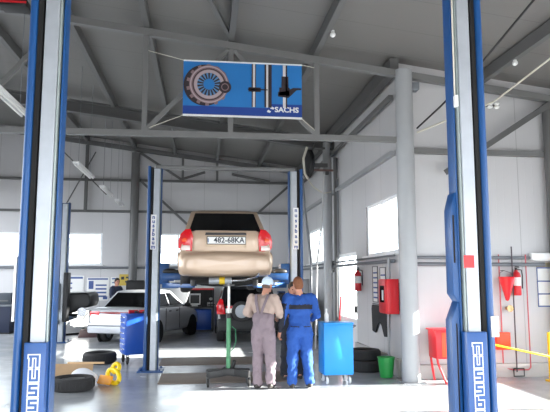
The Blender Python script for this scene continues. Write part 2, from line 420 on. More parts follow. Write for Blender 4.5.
# near pair, in front of us
LY = 3.93
L = thing('lift_post', 'tall blue and galvanised lift post nearest us on the left, lettered down its blue plate', 'lift post', (0, LY, 0), group='near lift posts')
post_parts(L, -1, -.93, 4.1, .22, 0, .15)
plate(L, -1, -.93, .012, .142, -.05, .3, 1.335, 'nussbaum', .118, .0865)
MB().box(-1.166, -1.152, -.02, .05, 1.46, 1.86).build('white_label', M_paper, L)
R = thing('lift_post', 'tall blue and galvanised lift post on the right with red sticker', 'lift post', (0, LY, 0), group='near lift posts')
post_parts(R, 1, 1.74, 4.1, .22, 0, .15)
plate(R, 1, 1.74, .0, .142, -.05, .3, 1.37, 'nussbaum', .118, .0865)
MB().box(1.757, 1.83, -.024, -.021, 1.795, 1.88).build('red_sticker', mat('red_sticker', (226, 48, 52), .5), R)
c = MB(); c.prism([(1.698, 1.62), (1.745, 1.55), (1.745, 2.32), (1.73, 2.32), (1.698, 2.2)], 'y', .03, .15); c.build('carriage', M_blue, R, bevel=.006)
MB().box(1.708, 1.72, .0285, .04, 1.83, 2.16).build('carriage_slot', M_slot, R)
c = MB(); c.prism([(1.682, .03), (1.75, .03), (1.75, 1.57), (1.735, 1.57), (1.682, 1.44)], 'y', .04, .15); c.build('lower_cover', M_blue, R, bevel=.006)
MB().box(1.712, 1.719, .034, .05, .05, 1.42).build('cover_seam', M_slot, R)
MB().box(1.925, 1.975, -.045, -.033, 1.335, 1.47).build('paper_label', M_paper, R)
MB().cyl((1.745, .0, 2.95), (1.75, .0, 4.0), .006, 6).build('cable', M_rope, R)
MB().box(1.737, 1.757, -.03, .005, 2.92, 3.0).build('cable_stop', M_paper, R)
# middle lift, carrying the beige saloon
MY = 11.7
Lm = thing('two_post_lift', 'blue two-post vehicle lift holding the beige saloon in the air', 'vehicle lift', (0, MY, 0))
post_parts(Lm, -1, -.82, 3.9, .27, 0, .24); post_parts(Lm, 1, 1.68, 3.9, .27, 0, .24)
b = MB(); b.box(-.95, 1.8, .02, .16, 3.86, 3.93); b.build('crossbeam', M_truss, Lm, bevel=.01)
for xs, s, z0, z1 in ((-.82, -1, 2.28, 2.95), (1.67, 1, 2.3, 3.12)):
    a, c = sorted((xs+s*.085, xs+s*.19)); sp = MB().box(a, c, -.026, -.021, z0, z1).build('name_strip', M_paper, Lm)
    n = 8; z = z1-.05
    for ch in 'nussbaum':
        text(ch, 'letter', .105, M_ink, Lm, ((a+c)/2, -.0285, z), depth=.001, offset=.004); z -= (z1-z0-.1)/7
for xs, s in ((-.82, 1), (1.67, -1)):
    c = MB(); a, q = sorted((xs, xs+s*.17)); c.box(a, q, -.02, .3, 1.62, 2.02); cr = c.build('carriage', M_blue, Lm, bevel=.012)
    for (ty, tl) in ((-1.0, 0), (1.9, 0)):
        A = MB(); x1 = .38-s*.55
        rhs((xs+s*.1, .1+(.08 if ty > 0 else -.08), 1.6), ((xs+x1)/2+s*.0, .1+ty*.55, 1.6), .12, A, .1)
        rhs(((xs+x1)/2-s*.12, .1+ty*.42, 1.6), (x1, .1+ty, 1.6), .085, A, .07)
        A.build('support_arm', M_blue, Lm, bevel=.006)
        P = MB(); P.cyl((x1, .1+ty, 1.6), (x1, .1+ty, 1.7), .05, 14); P.build('pad', M_black, Lm)
    sh = MB(); a, q = sorted((xs+s*.05, xs+s*.5)); sh.box(a, q, -.24, -.12, 1.7, 1.83); sh.build('front_arm_housing', M_blue, Lm, bevel=.015)
    sh = MB(); sh.ell((xs+s*.2, -.18, 1.86), (.14, .06, .06)); sh.ell((xs+s*.34, -.18, 1.85), (.09, .06, .045)); sh.build('arm_lock', M_black, Lm, smooth=True)
# far left lift post
F3 = thing('lift_post', 'distant dark blue lift post behind the left near post, beside the black car body', 'lift post', (0, 17.2, 0))
post_parts(F3, -1, -3.74, 3.85, .3, 0, .25)
MB().box(-3.82, -3.68, -.02, .3, .55, 1.9).build('carriage', M_black, F3, bevel=.01)
MB().box(-4.02, -3.86, -.08, -.035, .5, 1.6).build('control_box', mat('dark_grey_box', (58, 66, 76), .5), F3, bevel=.01)
A = MB(); rhs((-3.75, .35, .62), (-3.75, 1.5, .62), .12, A); A.build('support_arm', M_blue, F3)

# ------------------------------------------------------------------ cars
def wheel(parent, x, y, z, r, w, rim, side, name='wheel'):
    t = MB(); h = w/2
    t.lathe([(r*.66, -h*.9), (r*.9, -h), (r*.97, -h*.8), (r, -h*.45), (r, h*.45), (r*.97, h*.8), (r*.9, h), (r*.66, h*.9), (r*.62, 0)], 28, 'x', closed=True)
    o = t.build(name, M_rubber, parent, (x, y, z), smooth=True)
    q = MB(); q.lathe([(r*.66, -h*.6), (r*.66, h*.7), (r*.58, h*.7), (r*.55, h*.35), (r*.15, h*.5), (.001, h*.5), (.001, -h*.3), (r*.6, -h*.5)], 20, 'x', closed=True)
    for k in range(5):
        a = 2*pi*k/5
        M = Matrix.Rotation(a, 4, 'X'); q.box(h*.4, h*.72, -.03, .03, r*.1, r*.6, M)
    ro = q.build('rim', rim, o, smooth=True)
    if side < 0: ro.rotation_euler = (0, 0, pi)
    return o
def half_ring(w, zb, zt, y, crown=.012):
    h = zt-zb
    H = [(0, zb), (.55*w, zb), (.86*w, zb+.02), (.97*w, zb+.1*h+.02), (w, zb+.3*h), (w*1.0, zb+.55*h), (.985*w, zb+.78*h), (.95*w, zt-.035), (.88*w, zt-.006), (.5*w, zt+crown*.8), (0, zt+crown)]
    return [(x, y, z) for x, z in H]+[(-x, y, z) for x, z in H[-2:0:-1]]
def body_shell(root, stations, paint, name='body'):
    b = MB(); b.loft([half_ring(w, zb, zt, y) for (y, w, zb, zt) in stations])
    return b.build(name, paint, root, subd=1, smooth=True)
def lerp(a, b, t): return tuple(a[i]+(b[i]-a[i])*t for i in range(len(a)))
def greenhouse(root, base, top, dome, paint):
    """base/top: (yRear,hwRear,yFront,hwFront,z)"""
    def ring(q, n=5):
        yr, hr, yf, hf, z, bow = q
        P = []
        for k in range(n+1):
            t = -1+2*k/n; P.append((t*hr, yr-bow*(1-t*t), z))
        for k in range(1, n): t = k/n; P.append((hr+(hf-hr)*t+.02*sin(pi*t), yr+(yf-yr)*t, z))
        for k in range(n+1):
            t = 1-2*k/n; P.append((t*hf, yf+bow*1.4*(1-t*t), z))
        for k in range(1, n): t = k/n; P.append((-(hf+(hr-hf)*t+.02*sin(pi*t)), yf+(yr-yf)*t, z))
        return P
    b = MB(); b.loft([ring(base), ring(lerp(base, top, .97)), ring(top), ring(dome)]); b.build('cabin', paint, root, smooth=True, bevel=.02)
    br, bt = base, lerp(base, top, .97)
    def panel(P, name, off, parent=root):
        # P: 4 corners; a thin dark slab laid just on the outside
        c = [Vector(p) for p in P]; n = (c[1]-c[0]).cross(c[3]-c[0]).normalized()
        g = MB(); v = [p+n*off for p in c]+[p-n*.02 for p in c]
        g._add(v, [(0,1,2,3),(7,6,5,4),(0,4,5,1),(1,5,6,2),(2,6,7,3),(3,7,4,0)])
        return g.build(name, M_glass, parent, bevel=.006)
    def q(side, u, v):
        a = lerp(br, bt, v)
        yr, hr, yf, hf, z, bow = a
        if side == 'rear': t = -1+2*u; return (t*hr, yr-bow*(1-t*t)*1.0, z)
        if side == 'front': t = 1-2*u; return (t*hf, yf+bow*1.4*(1-t*t), z)
        if side == 'r': return (hr+(hf-hr)*u+.02*sin(pi*u), yr+(yf-yr)*u, z)
        return (-(hr+(hf-hr)*u+.02*sin(pi*u)), yr+(yf-yr)*u, z)
    return panel, q
def grid_panel(root, q, side, u0, u1, v0, v1, name, m, off=.012, nu=6, nv=4, skew=(0,0)):
    """dark glass following the cabin's surface, a few mm proud of it; skew moves the top corners in"""
    g = MB(); pts = []
    for j in range(nv+1):
        v = v0+(v1-v0)*j/nv; row = []
        for i in range(nu+1):
            a, b = u0+skew[0]*j/nv, u1-skew[1]*j/nv
            row.append(Vector(q(side, a+(b-a)*i/nu, v)))
        pts.append(row)
    c = Vector((0, (pts[0][0].y+pts[-1][-1].y)/2 if side in 'rl' else pts[0][0].y, 0))
    def nrm(i, j):
        a = pts[j][min(i+1, nu)]-pts[j][max(i-1, 0)]; b_ = pts[min(j+1, nv)][i]-pts[max(j-1, 0)][i]
        return a.cross(b_).normalized()
    s = 1
    n0 = nrm(nu//2, nv//2); want = {'rear': Vector((0,-1,.2)), 'front': Vector((0,1,.2)), 'r': Vector((1,0,0)), 'l': Vector((-1,0,0))}[side]
    if n0.dot(want) < 0: s = -1
    top = [[g.bm.verts.new(pts[j][i]+s*nrm(i, j)*off) for i in range(nu+1)] for j in range(nv+1)]
    bot = [[g.bm.verts.new(pts[j][i]-s*nrm(i, j)*.01) for i in range(nu+1)] for j in range(nv+1)]
    for j in range(nv):
        for i in range(nu):
            g.bm.faces.new((top[j][i], top[j][i+1], top[j+1][i+1], top[j+1][i])); g.bm.faces.new((bot[j][i], bot[j+1][i], bot[j+1][i+1], bot[j][i+1]))
    edge = [(0, i) for i in range(nu+1)]+[(j, nu) for j in range(1, nv+1)]+[(nv, i) for i in range(nu-1, -1, -1)]+[(j, 0) for j in range(nv-1, 0, -1)]
    for k in range(len(edge)):
        (a, b_), (c_, d_) = edge[k], edge[(k+1) % len(edge)]
        g.bm.faces.new((top[a][b_], bot[a][b_], bot[c_][d_], top[c_][d_]))
    return g.build(name, m, root, smooth=True)
def slab(root, name, pts, y, t, m, bevel=.006, bow=0, **k):
    """shape pts (x,z) standing at y, t thick towards the viewer (−y); bow pulls it forward (+y) off centre"""
    b = MB(); b.prism(pts, 'y', y-t, y)
    if bow:
        xs = [p[0] for p in pts]; x0, x1 = min(xs), max(xs)
        for kk in range(1, 12):
            bmesh.ops.bisect_plane(b.bm, geom=b.bm.verts[:]+b.bm.edges[:]+b.bm.faces[:], plane_co=(x0+(x1-x0)*kk/12, 0, 0), plane_no=(1, 0, 0))
        for v in b.bm.verts: v.co.y += bow*v.co.x**2
    return b.build(name, m, root, bevel=bevel, **k)

# --- beige saloon on the middle lift
beige = mat('beige_metallic', (184, 160, 138), .38, .3, coat=.5)
S = thing('beige_saloon', 'beige four-door saloon raised on the blue lift, seen from behind', 'car', (.385, 10.38, 1.5))
body_shell(S, [(.0,.62,.36,.62), (.03,.74,.30,.645), (.09,.80,.275,.655), (.1,.80,.27,.72), (.11,.775,.27,1.0), (.14,.775,.27,1.06), (.5,.81,.25,1.075), (.9,.83,.22,1.06), (1.6,.84,.2,1.04), (2.6,.84,.2,1.0), (3.1,.835,.2,.95), (3.6,.82,.22,.86), (3.95,.76,.24,.76), (4.15,.66,.28,.66), (4.2,.5,.34,.58)], beige)
pn, q = greenhouse(S, (.40,.74,2.95,.70,1.03,.05), (1.0,.625,2.25,.59,1.485,.04), (1.2,.46,2.1,.46,1.53,.03), beige)
grid_panel(S, q, 'rear', .06, .94, .06, .92, 'rear_window', M_glass, skew=(.01, .01))
grid_panel(S, q, 'front', .06, .94, .08, .92, 'windscreen', M_glass)
for sd in 'rl':
    grid_panel(S, q, sd, .16, .5, .1, .88, 'side_window', M_glass, skew=(.08, 0)); grid_panel(S, q, sd, .54, .92, .1, .88, 'side_window', M_glass, skew=(0, .1))
slab(S, 'trunk_lid', [(-.58,.69), (.58,.69), (.6,.85), (.59,1.02), (.53,1.06), (-.53,1.06), (-.59,1.02), (-.6,.85)], .105, .035, beige, .015, bow=.09, smooth=True)
slab(S, 'plate_recess', [(-.345,.77), (.345,.77), (.345,.985), (-.345,.985)], .075, .008, mat('beige_recess', (186, 164, 140), .4, .3), .003)
slab(S, 'trunk_bar', [(-.36,.975), (.36,.975), (.35,1.02), (-.35,1.02)], .075, .03, mat('dark_trim', (46, 42, 44), .4), .006)
pl = slab(S, 'number_plate', [(-.33,.815), (.35,.815), (.35,.955), (-.33,.955)], .067, .012, M_black, .003)
slab(pl, 'plate_face', [(-.318,.827), (.338,.827), (.338,.943), (-.318,.943)], .0545, .002, M_paper, 0)
text('482-68KA', 'plate_text', .128, M_inkd, pl, (.055, .0515, .886), depth=.0008, offset=.003, sx=1.0)
slab(pl, 'plate_emblem', [(-.312,.85), (-.297,.85), (-.297,.92), (-.312,.92)], .052, .001, M_ink, 0)
for s in (-1, 1):
    P = [(s*.585,.70), (s*.77,.70), (s*.815,.77), (s*.818,.88), (s*.785,.99), (s*.70,1.075), (s*.61,1.085), (s*.565,.95)]
    tl = slab(S, 'tail_light', P, .23, .19, M_lens, .02, bow=.12, smooth=True)
    b = MB(); b.prism([(s*.61,.71), (s*.75,.71), (s*.78,.75), (s*.72,.80), (s*.615,.79)], 'y', .01, .04)
    for v in b.bm.verts: v.co.y += .118*v.co.x**2
    b.build('reversing_lens', M_lensw, tl, bevel=.006)
    b = MB(); b.prism([(s*.67,.86), (s*.75,.86), (s*.77,.90), (s*.72,.925), (s*.68,.92)], 'y', .01, .04)
    for v in b.bm.verts: v.co.y += .118*v.co.x**2
    b.build('indicator_lens', M_amber, tl, bevel=.006)
b = MB(); rows = []
for yy, zz, f_ in ((.08,.27,.88), (.03,.3,.95), (.015,.37,.985), (.01,.48,1.), (.0,.6,1.), (.01,.645,.995), (.035,.665,.985), (.08,.69,.97)):
    rows.append([(t*.825*f_, yy+.09*t*t+.22*max(0, abs(t)-.82), zz) for t in (-1,-.93,-.82,-.6,-.3,0,.3,.6,.82,.93,1)]+[(t*.80*f_, .36, zz) for t in (1,0,-1)])
b.loft(rows)
bp = b.build('rear_bumper', beige, S, smooth=True)
for s in (-1, 1): wheel(S, s*.70, .86, .26, .285, .18, M_galv, s); wheel(S, s*.70, 3.3, .26, .285, .18, M_galv, s)
b = MB(); b.cyl((-.28,.42,.19), (.12,.42,.19), .06, 16); ex = b.build('silencer', M_galv, S, smooth=True)
MB().cyl((-.1,.42,.19), (.0,.42,.19), .064, 16).build('yellow_band', mat('yellow_tape', (226, 190, 40), .5), ex, smooth=True)
MB().tube([(.12,.42,.19), (.35,.4,.2), (.55,.25,.26), (.57,.02,.3)], .022, 10).build('exhaust_pipe', M_chrome, S, smooth=True)
b = MB(); b.tube([(-.7,.86,.2), (-.2,.9,.13), (.2,.9,.13), (.7,.86,.2)], .05, 10); b.box(-.55,.55,.55,1.2,.14,.24); b.build('rear_axle', M_black, S)
MB().box(-.62,.62,.5,3.7,.15,.3).build('underbody', M_slot, S)
for s in (-1, 1): MB().box(s*.38-.05, s*.38+.05, .9, 1.05, .1, .3).build('suspension_arm', M_steel, S, bevel=.01)

# --- silver saloon
silver = mat('silver_metallic', (198, 200, 205), .32, .45, coat=.5)
V = thing('silver_saloon', 'silver saloon parked on the floor at far left beyond the tool trolley', 'car', (-2.28, 16.38, 0), -radians(21))
body_shell(V, [(.0,.66,.34,.60), (.04,.78,.3,.66), (.1,.81,.28,.9), (.14,.815,.27,.955), (.3,.82,.26,.97), (.9,.835,.22,.955), (1.6,.84,.2,.93), (2.6,.84,.2,.915), (3.1,.835,.2,.89), (3.6,.82,.22,.82), (3.95,.77,.24,.74), (4.15,.68,.28,.62), (4.22,.5,.34,.52)], silver)
pn, q = greenhouse(V, (.55,.74,3.0,.70,.925,.04), (1.15,.59,2.2,.58,1.37,.03), (1.3,.44,2.1,.44,1.41,.02), silver)
grid_panel(V, q, 'rear', .06, .94, .06, .94, 'rear_window', M_glass)
grid_panel(V, q, 'front', .06, .94, .06, .92, 'windscreen', M_glass)
for sd in 'rl':
    grid_panel(V, q, sd, .14, .5, .08, .9, 'side_window', M_glass, skew=(.09, 0)); grid_panel(V, q, sd, .54, .92, .08, .9, 'side_window', M_glass, skew=(0, .12))
slab(V, 'tail_lamp_strip', [(-.78,.74), (.78,.74), (.78,.86), (-.78,.86)], .10, .03, mat('dark_red_lens', (120, 20, 26), .25, coat=.4), .008, bow=.03)
for s in (-1, 1): slab(V, 'tail_light', [(s*.5,.735), (s*.79,.735), (s*.79,.865), (s*.5,.865)], .11, .055, M_lens, .008, bow=.04)
slab(V, 'number_plate', [(-.26,.56), (.26,.56), (.26,.67), (-.26,.67)], .03, .012, M_paper, .002)
text('AX 31-08', 'plate_text', .1, M_inkd, V, (0, .0165, .615), depth=.0008) if False else None
slab(V, 'rear_bumper', [(-.8,.3), (.8,.3), (.82,.4), (.82,.52), (.79,.56), (-.79,.56), (-.82,.52), (-.82,.4)], .07, .1, silver, .03, bow=.05, smooth=True)
slab(V, 'bumper_strip', [(-.8,.48), (.8,.48), (.8,.52), (-.8,.52)], -.02, .02, mat('grey_strip', (120, 122, 126), .5), .004, bow=.05)
for s in (-1, 1):
    wheel(V, s*.715, .86, .28, .28, .18, M_galv, s); wheel(V, s*.715, 3.35, .28, .28, .18, M_galv, s)
    m_ = MB(); m_.ell((s*.9, 2.75, .96), (.1, .05, .065)); m_.build('mirror', M_black, V, smooth=True)
    for yy in (.86, 3.35):
        a = MB(); a.lathe([(.34, -.02), (.34, .02), (.001, .02), (.001, -.02)], 26, 'x', (s*.815, yy, .29)); a.build('wheel_arch', M_slot, V)
for yy in (1.55, 2.05): MB().box(.836, .85, yy, yy+.14, .8, .83).build('door_handle', M_black, V)
for yy in (1.35, 2.3): MB().box(.832, .8435, yy, yy+.008, .3, .9).build('door_seam', M_slot, V)
hood = MB(); hood.prism([(3.1, .93), (3.14, .93), (3.78, 1.58), (3.74, 1.6)], 'x', -.66, .66); hood.build('raised_bonnet', silver, V, bevel=.01)

# --- dark hatchback under the lifted car
dark = mat('black_car_paint', (24, 25, 30), .3, .2, coat=.6)
D = thing('dark_estate_car', 'dark car with red tail lights standing beneath the lifted saloon', 'car', (1.24, 16.35, 0))
body_shell(D, [(.0,.7,.36,.62), (.04,.82,.3,.75), (.1,.86,.28,1.0), (.3,.88,.26,1.02), (.9,.88,.24,1.0), (1.8,.88,.22,.98), (2.7,.88,.22,.96), (3.2,.86,.24,.92), (3.6,.8,.28,.8), (3.8,.6,.34,.7)], dark)
pn, q = greenhouse(D, (.14,.8,2.8,.74,.98,.03), (.42,.66,2.2,.62,1.5,.03), (.6,.5,2.0,.5,1.55,.02), dark)
grid_panel(D, q, 'rear', .1, .9, .08, .9, 'rear_window', M_glass); grid_panel(D, q, 'front', .06, .94, .08, .9, 'windscreen', M_glass)
for sd in 'rl':
    grid_panel(D, q, sd, .1, .5, .1, .88, 'side_window', M_glass); grid_panel(D, q, sd, .54, .9, .1, .88, 'side_window', M_glass)
for s in (-1, 1): slab(D, 'tail_light', [(s*.62,.78), (s*.86,.78), (s*.87,1.02), (s*.78,1.2), (s*.7,1.18), (s*.66,.98)], .2, .16, M_lens, .015)
slab(D, 'red_reflector_strip', [(-.6,.92), (.6,.92), (.6,1.0), (-.6,1.0)], .1, .04, M_lens, .006)
slab(D, 'number_plate', [(-.62,.82), (-.12,.82), (-.12,.93), (-.62,.93)], .06, .015, M_paper, .002)
slab(D, 'rear_bumper', [(-.84,.34), (.84,.34), (.86,.6), (.8,.66), (-.8,.66), (-.86,.6)], .08, .12, M_black, .03, bow=.04)
spare = wheel(D, 0, 0, 0, .27, .18, M_galv, 1, 'spare_wheel'); spare.rotation_euler = (0, 0, -pi/2); spare.location = (-.2, -.05, .86)
for s in (-1, 1): wheel(D, s*.74, .75, .31, .31, .2, M_galv, s); wheel(D, s*.74, 3.1, .31, .31, .2, M_galv, s)

# --- black body raised at the far left
B = thing('black_car_body', 'black car body end raised on the far left lift, above an added white box', 'car body', (-3.2, 17.75, .66))
b = MB(); b.prism([(0,.62), (.03,.4), (-.02,.26), (-.3,.22), (-.5,.1), (-.75,.02), (-1.3,.02), (-1.3,.66), (-.1,.68)], 'y', 0, 1.5)
b.build('bodywork', mat('matt_black_paint', (18, 18, 20), .45), B, bevel=.05, seg=3)
MB().box(-1.1, -.4, .1, 1.4, .005, .02).build('floor_pan', M_slot, B)
b = MB(); b.lathe([(.001,-.02), (.13,-.02), (.13,.03), (.001,.04)], 22, 'y', (-.19, -.005, .13)); b.build('round_lamp', M_chrome, B, smooth=True)

# ------------------------------------------------------------------ people
M_eye = mat('eye_dark', (30, 24, 22), .2)
M_mouth = mat('lips', (150, 84, 76), .5)
M_shoe = mat('dark_shoe', (44, 38, 36), .6)
def cloth(name, c, v=.12): return mat(name, c, .85, var=v, vscale=7, bump=.35, bscale=16)
def hand(bm_, wrist, elbow, curl, side):
    """palm and five bent fingers running on from the forearm"""
    w, e = Vector(wrist), Vector(elbow); d = (w-e).normalized()
    up = Vector((0, 0, 1)) if abs(d.z) < .8 else Vector((0, 1, 0))
    a = d.cross(up).normalized(); nrm = a.cross(d).normalized()      # a: across the palm
    if abs(d.z) >= .8: a, nrm = Vector((0, 1, 0)), Vector((side, 0, 0)); a = (a-d*a.dot(d)).normalized(); nrm = d.cross(a)*1.0
    bend = -nrm if abs(d.z) < .8 else Vector((-side, .2, 0)).normalized()
    for i, (o, l) in enumerate(((-.030, .062), (-.010, .078), (.010, .083), (.030, .074))):
        b0 = w+d*.035+a*o*.8; p1 = w+d*.095+a*o*1.15; p2 = p1+(d*.7+bend*curl*.8).normalized()*l*.5; p3 = p2+(d*.3+bend*curl*1.6).normalized()*l*.5
        bm_.tube([b0, p1, p2, p3], [.010, .0095, .0085, .0065], 8)
    t0 = w+d*.03+a*.026; t1 = w+d*.065+a*.052+bend*.012; t2 = t1+(d*.8+bend*.5-a*.1).normalized()*.035
    bm_.tube([t0, t1, t2], [.012, .011, .0075], 8)
    return d, a
def person(name, label, loc, rz, J, hair, clothes, hairm=None, group=None):
    root = thing(name, label, 'person', loc, rz, group)
    b = MB(); H = Vector(J['head']); N = Vector(J['neck'])
    yaw = Matrix.Rotation(J.get('yaw', 0), 3, 'Z') @ Matrix.Rotation(J.get('nod', 0), 3, 'X')
    def hp(x, y, z): return H+yaw @ Vector((x, y, z))
    b.ell(H, (.074, .092, .112), 20, 14, yaw); b.ell(hp(0, .03, -.06), (.056, .062, .062), 16, 10, yaw)
    b.ell(hp(0, .096, -.012), (.014, .022, .024), 10, 8, yaw); b.ell(hp(0, .088, -.085), (.026, .02, .018), 10, 8, yaw)
    for s in (-1, 1): b.ell(hp(s*.076, -.004, -.01), (.012, .02, .032), 10, 8, yaw)
    b.cap(N, .058, hp(0, -.015, -.06), .052)
    ch, be, hi = Vector(J['chest']), Vector(J['belly']), Vector(J['hips'])
    b.ell(ch, (.165, .1, .2)); b.ell(be, (.145, .1, .17)); b.ell(hi, (.155, .11, .13)); b.cap(N, .06, ch, .08)
    for s in ('l', 'r'):
        S_, E_, W_ = (Vector(J[s+k]) for k in ('sh', 'el', 'wr'))
        b.cap(Vector(J['neck'])+Vector((0,0,-.05)), .05, S_, .055); b.cap(S_, .052, E_, .04); b.cap(E_, .04, W_, .029)
        d = (W_-E_).normalized(); b.cap(W_, .028, W_+d*.085, .030)
        Hp, K, A = (Vector(J[s+k]) for k in ('hip', 'kn', 'an'))
        b.cap(Hp, .085, K, .055); b.cap(K, .055, A, .04); b.cap(A, .04, A+Vector((0, .1, -.045)), .035)
    body = b.build('body', M_skin, root, remesh=.012, relax=5)
    f = MB()
    for s in ('l', 'r'): hand(f, J[s+'wr'], J[s+'el'], J.get('curl', .5), -1 if s == 'l' else 1)
    f.bm.from_mesh(body.data); me = body.data; bmesh.ops.recalc_face_normals(f.bm, faces=f.bm.faces); f.bm.to_mesh(me); f.bm.free()
    for p in me.polygons: p.use_smooth = True
    for s in (-1, 1):
        e = MB(); e.ell(hp(s*.03, .082, .012), (.012, .01, .009), 10, 8, yaw); e.build('eye', M_eye, root, smooth=True)
    e = MB(); e.ell(hp(0, .094, -.052), (.024, .008, .008), 10, 8, yaw); e.build('mouth', M_mouth, root, smooth=True)
    if hair:
        e = MB(); e.ell(hp(0, -.012, .022), (.083, .094, .105), 20, 14, yaw); e.ell(hp(0, -.035, -.02), (.079, .072, .085), 16, 10, yaw)
        bmesh.ops.delete(e.bm, geom=[v for v in e.bm.verts if (yaw.inverted() @ (v.co-H)).y > .045 and (yaw.inverted() @ (v.co-H)).z < .055], context='VERTS')
        bmesh.ops.holes_fill(e.bm, edges=e.bm.edges, sides=0)
        e.build('hair', hairm, root, remesh=.01, relax=2)
    for s in ('l', 'r'):
        A = Vector(J[s+'an']); e = MB(); e.cap(A+Vector((0, -.03, -.045)), .046, A+Vector((0, .1, -.055)), .04); e.ell(A+Vector((0, .04, -.075)), (.045, .13, .018))
        for v in e.bm.verts: v.co.z = max(v.co.z, 0.004)
        e.build('shoe', M_shoe, root, remesh=.011, relax=2)
    for (nm, mats, prims, colour) in clothes(J):
        b = MB()
        for p in prims:
            if p[0] == 'cap': b.cap(*p[1:])
            else: b.ell(*p[1:])
        b.build(nm, mats, root, remesh=.014, relax=5, colour=colour, folds=.045)
    return root
def V3(x): return Vector(x)
def torso(J, g=0, legs=True, arms=True, top=True):
    ch, be, hi, N = (V3(J[k]) for k in ('chest', 'belly', 'hips', 'neck'))
    P = []
    if top:
        P += [('ell', ch, (.19+g, .125+g, .215)), ('ell', be, (.172+g, .125+g, .19)), ('cap', N-Vector((0,0,.03)), .072, ch, .1)]
        for s in ('l', 'r'): P.append(('cap', N-Vector((0,0,.07)), .065, V3(J[s+'sh']), .075+g))
    if arms:
        for s in ('l', 'r'):
            S_, E_, W_ = (V3(J[s+k]) for k in ('sh', 'el', 'wr'))
            P += [('cap', S_, .078+g, E_, .062), ('cap', E_, .062, W_-(W_-E_).normalized()*.02, .046)]
    if legs:
        P += [('ell', hi, (.18+g, .138+g, .15))]
        for s in ('l', 'r'):
            Hp, K, A = (V3(J[s+k]) for k in ('hip', 'kn', 'an'))
            P += [('cap', Hp, .112+g, K, .085+g*.6), ('cap', K, .085+g*.6, A+Vector((0, 0, .0)), .076), ('ell', A+Vector((0,.02,-.02)), (.08,.09,.05))]
    return P
BASE = dict(head=(0, .03, 1.635), neck=(0, 0, 1.475), chest=(0, 0, 1.26), belly=(0, .01, 1.07), hips=(0, 0, .93),
            lsh=(-.195, 0, 1.405), rsh=(.195, 0, 1.405), lel=(-.26, -.02, 1.13), rel=(.26, -.02, 1.13), lwr=(-.27, .06, .89), rwr=(.27, .06, .89),
            lhip=(-.092, 0, .88), rhip=(.092, 0, .88), lkn=(-.115, .02, .49), rkn=(.115, .02, .49), lan=(-.13, -.02, .10), ran=(.13, -.02, .10))
# man in blue overalls, back to us
M_bl1, M_bl2 = cloth('overall_blue', (28, 74, 150)), cloth('overall_black', (28, 30, 42))
JB = dict(BASE, head=(-.02, .05, 1.635), lel=(-.285, -.03, 1.13), lwr=(-.315, .06, .88), rel=(.285, -.05, 1.14), rwr=(.235, .2, 1.06), yaw=.25, nod=-.12, lan=(-.13, 0, .1), ran=(.15, -.03, .1))
def blue_clothes(J):
    def colour(c, n):
        if c.z > 1.475 and abs(c.x) < .11: return 1                                  # black collar and yoke
        if 1.235 < c.z < 1.315 and abs(c.x) < .19 and c.y < .02: return 1           # band across the back
        if c.z > .8 and c.x < 0 and abs(c.x) > .262 - max(0, (c.z-1.2))*.25 and c.z < 1.33: return 1   # dark sleeves
        if .955 < c.z < .975 and c.y < -.05 and .04 < abs(c.x) < .16: return 1      # pocket openings
        return 0
    return [('overall', [M_bl1, M_bl2], torso(J, .012), colour)]
person('person', 'man in bright blue overalls with black back band, seen from behind', (1.56, 9.72, 0), radians(3), JB, True, blue_clothes, mat('brown_hair', (120, 72, 44), .7, var=.2, vscale=30))
# man in grey dungarees and pale cap
M_gd, M_sh = cloth('dungaree_grey', (124, 110, 117)), cloth('shirt_beige', (170, 150, 140))
JC = dict(BASE, head=(.02, .13, 1.625), neck=(.01, .05, 1.475), chest=(0, .02, 1.26), lel=(-.29, -.02, 1.17), lwr=(-.17, .22, 1.12), rel=(.27, .06, 1.15), rwr=(.15, .28, 1.1), yaw=-.35, nod=-.3, lkn=(-.1, .03, .49), lan=(-.09, -.03, .1), ran=(.12, .02, .1))
def grey_clothes(J):
    ch, be = V3(J['chest']), V3(J['belly'])
    bib = [('ell', be+Vector((0, -.005, .02)), (.188, .148, .15)), ('ell', be+Vector((0, 0, -.06)), (.186, .146, .15))]
    out = [('shirt', M_sh, torso(J, 0, legs=False), None), ('dungarees', M_gd, torso(J, .004, top=False, arms=False)+bib, None)]
    return out
C1 = person('person', 'man in grey dungarees, beige shirt and pale cap standing by the green jack', (.97, 9.72, 0), -radians(28), JC, False, grey_clothes)
for s in (-1, 1):
    st_ = MB(); P = [(s*.02, -.145, 1.17), (s*.05, -.135, 1.27), (s*.085, -.105, 1.38), (s*.105, -.045, 1.475), (s*.105, .06, 1.475), (s*.09, .14, 1.36), (s*.08, .16, 1.2)]
    w = .021
    st_.loft([[(x-w, y-.012, z-.004), (x+w, y-.012, z-.004), (x+w, y+.012, z+.004), (x-w, y+.012, z+.004)] for x, y, z in P]); st_.build('strap', M_gd, C1, smooth=True)
hd = Vector(JC['head']); yw = Matrix.Rotation(JC['yaw'], 3, 'Z') @ Matrix.Rotation(JC['nod'], 3, 'X')
cp = MB(); cp.ell(hd+yw @ Vector((0, -.01, .045)), (.088, .106, .088), 20, 14, yw); cp.ell(hd+yw @ Vector((0, -.03, .02)), (.085, .085, .07), 16, 10, yw)
cp.build('cap', cloth('cap_pale_blue', (204, 220, 236), .05), C1, remesh=.011, relax=3)
cp = MB(); cp.ell(hd+yw @ Vector((0, .12, .04)), (.07, .075, .012), 18, 8, yw); cp.build('cap_peak', cloth('cap_pale_blue', (204, 220, 236)), C1, smooth=True)
hr = MB(); hr.ell(hd+yw @ Vector((0, -.03, -.035)), (.079, .07, .05), 16, 10, yw); hr.build('hair', mat('grey_brown_hair', (96, 78, 68), .8), C1, smooth=True)
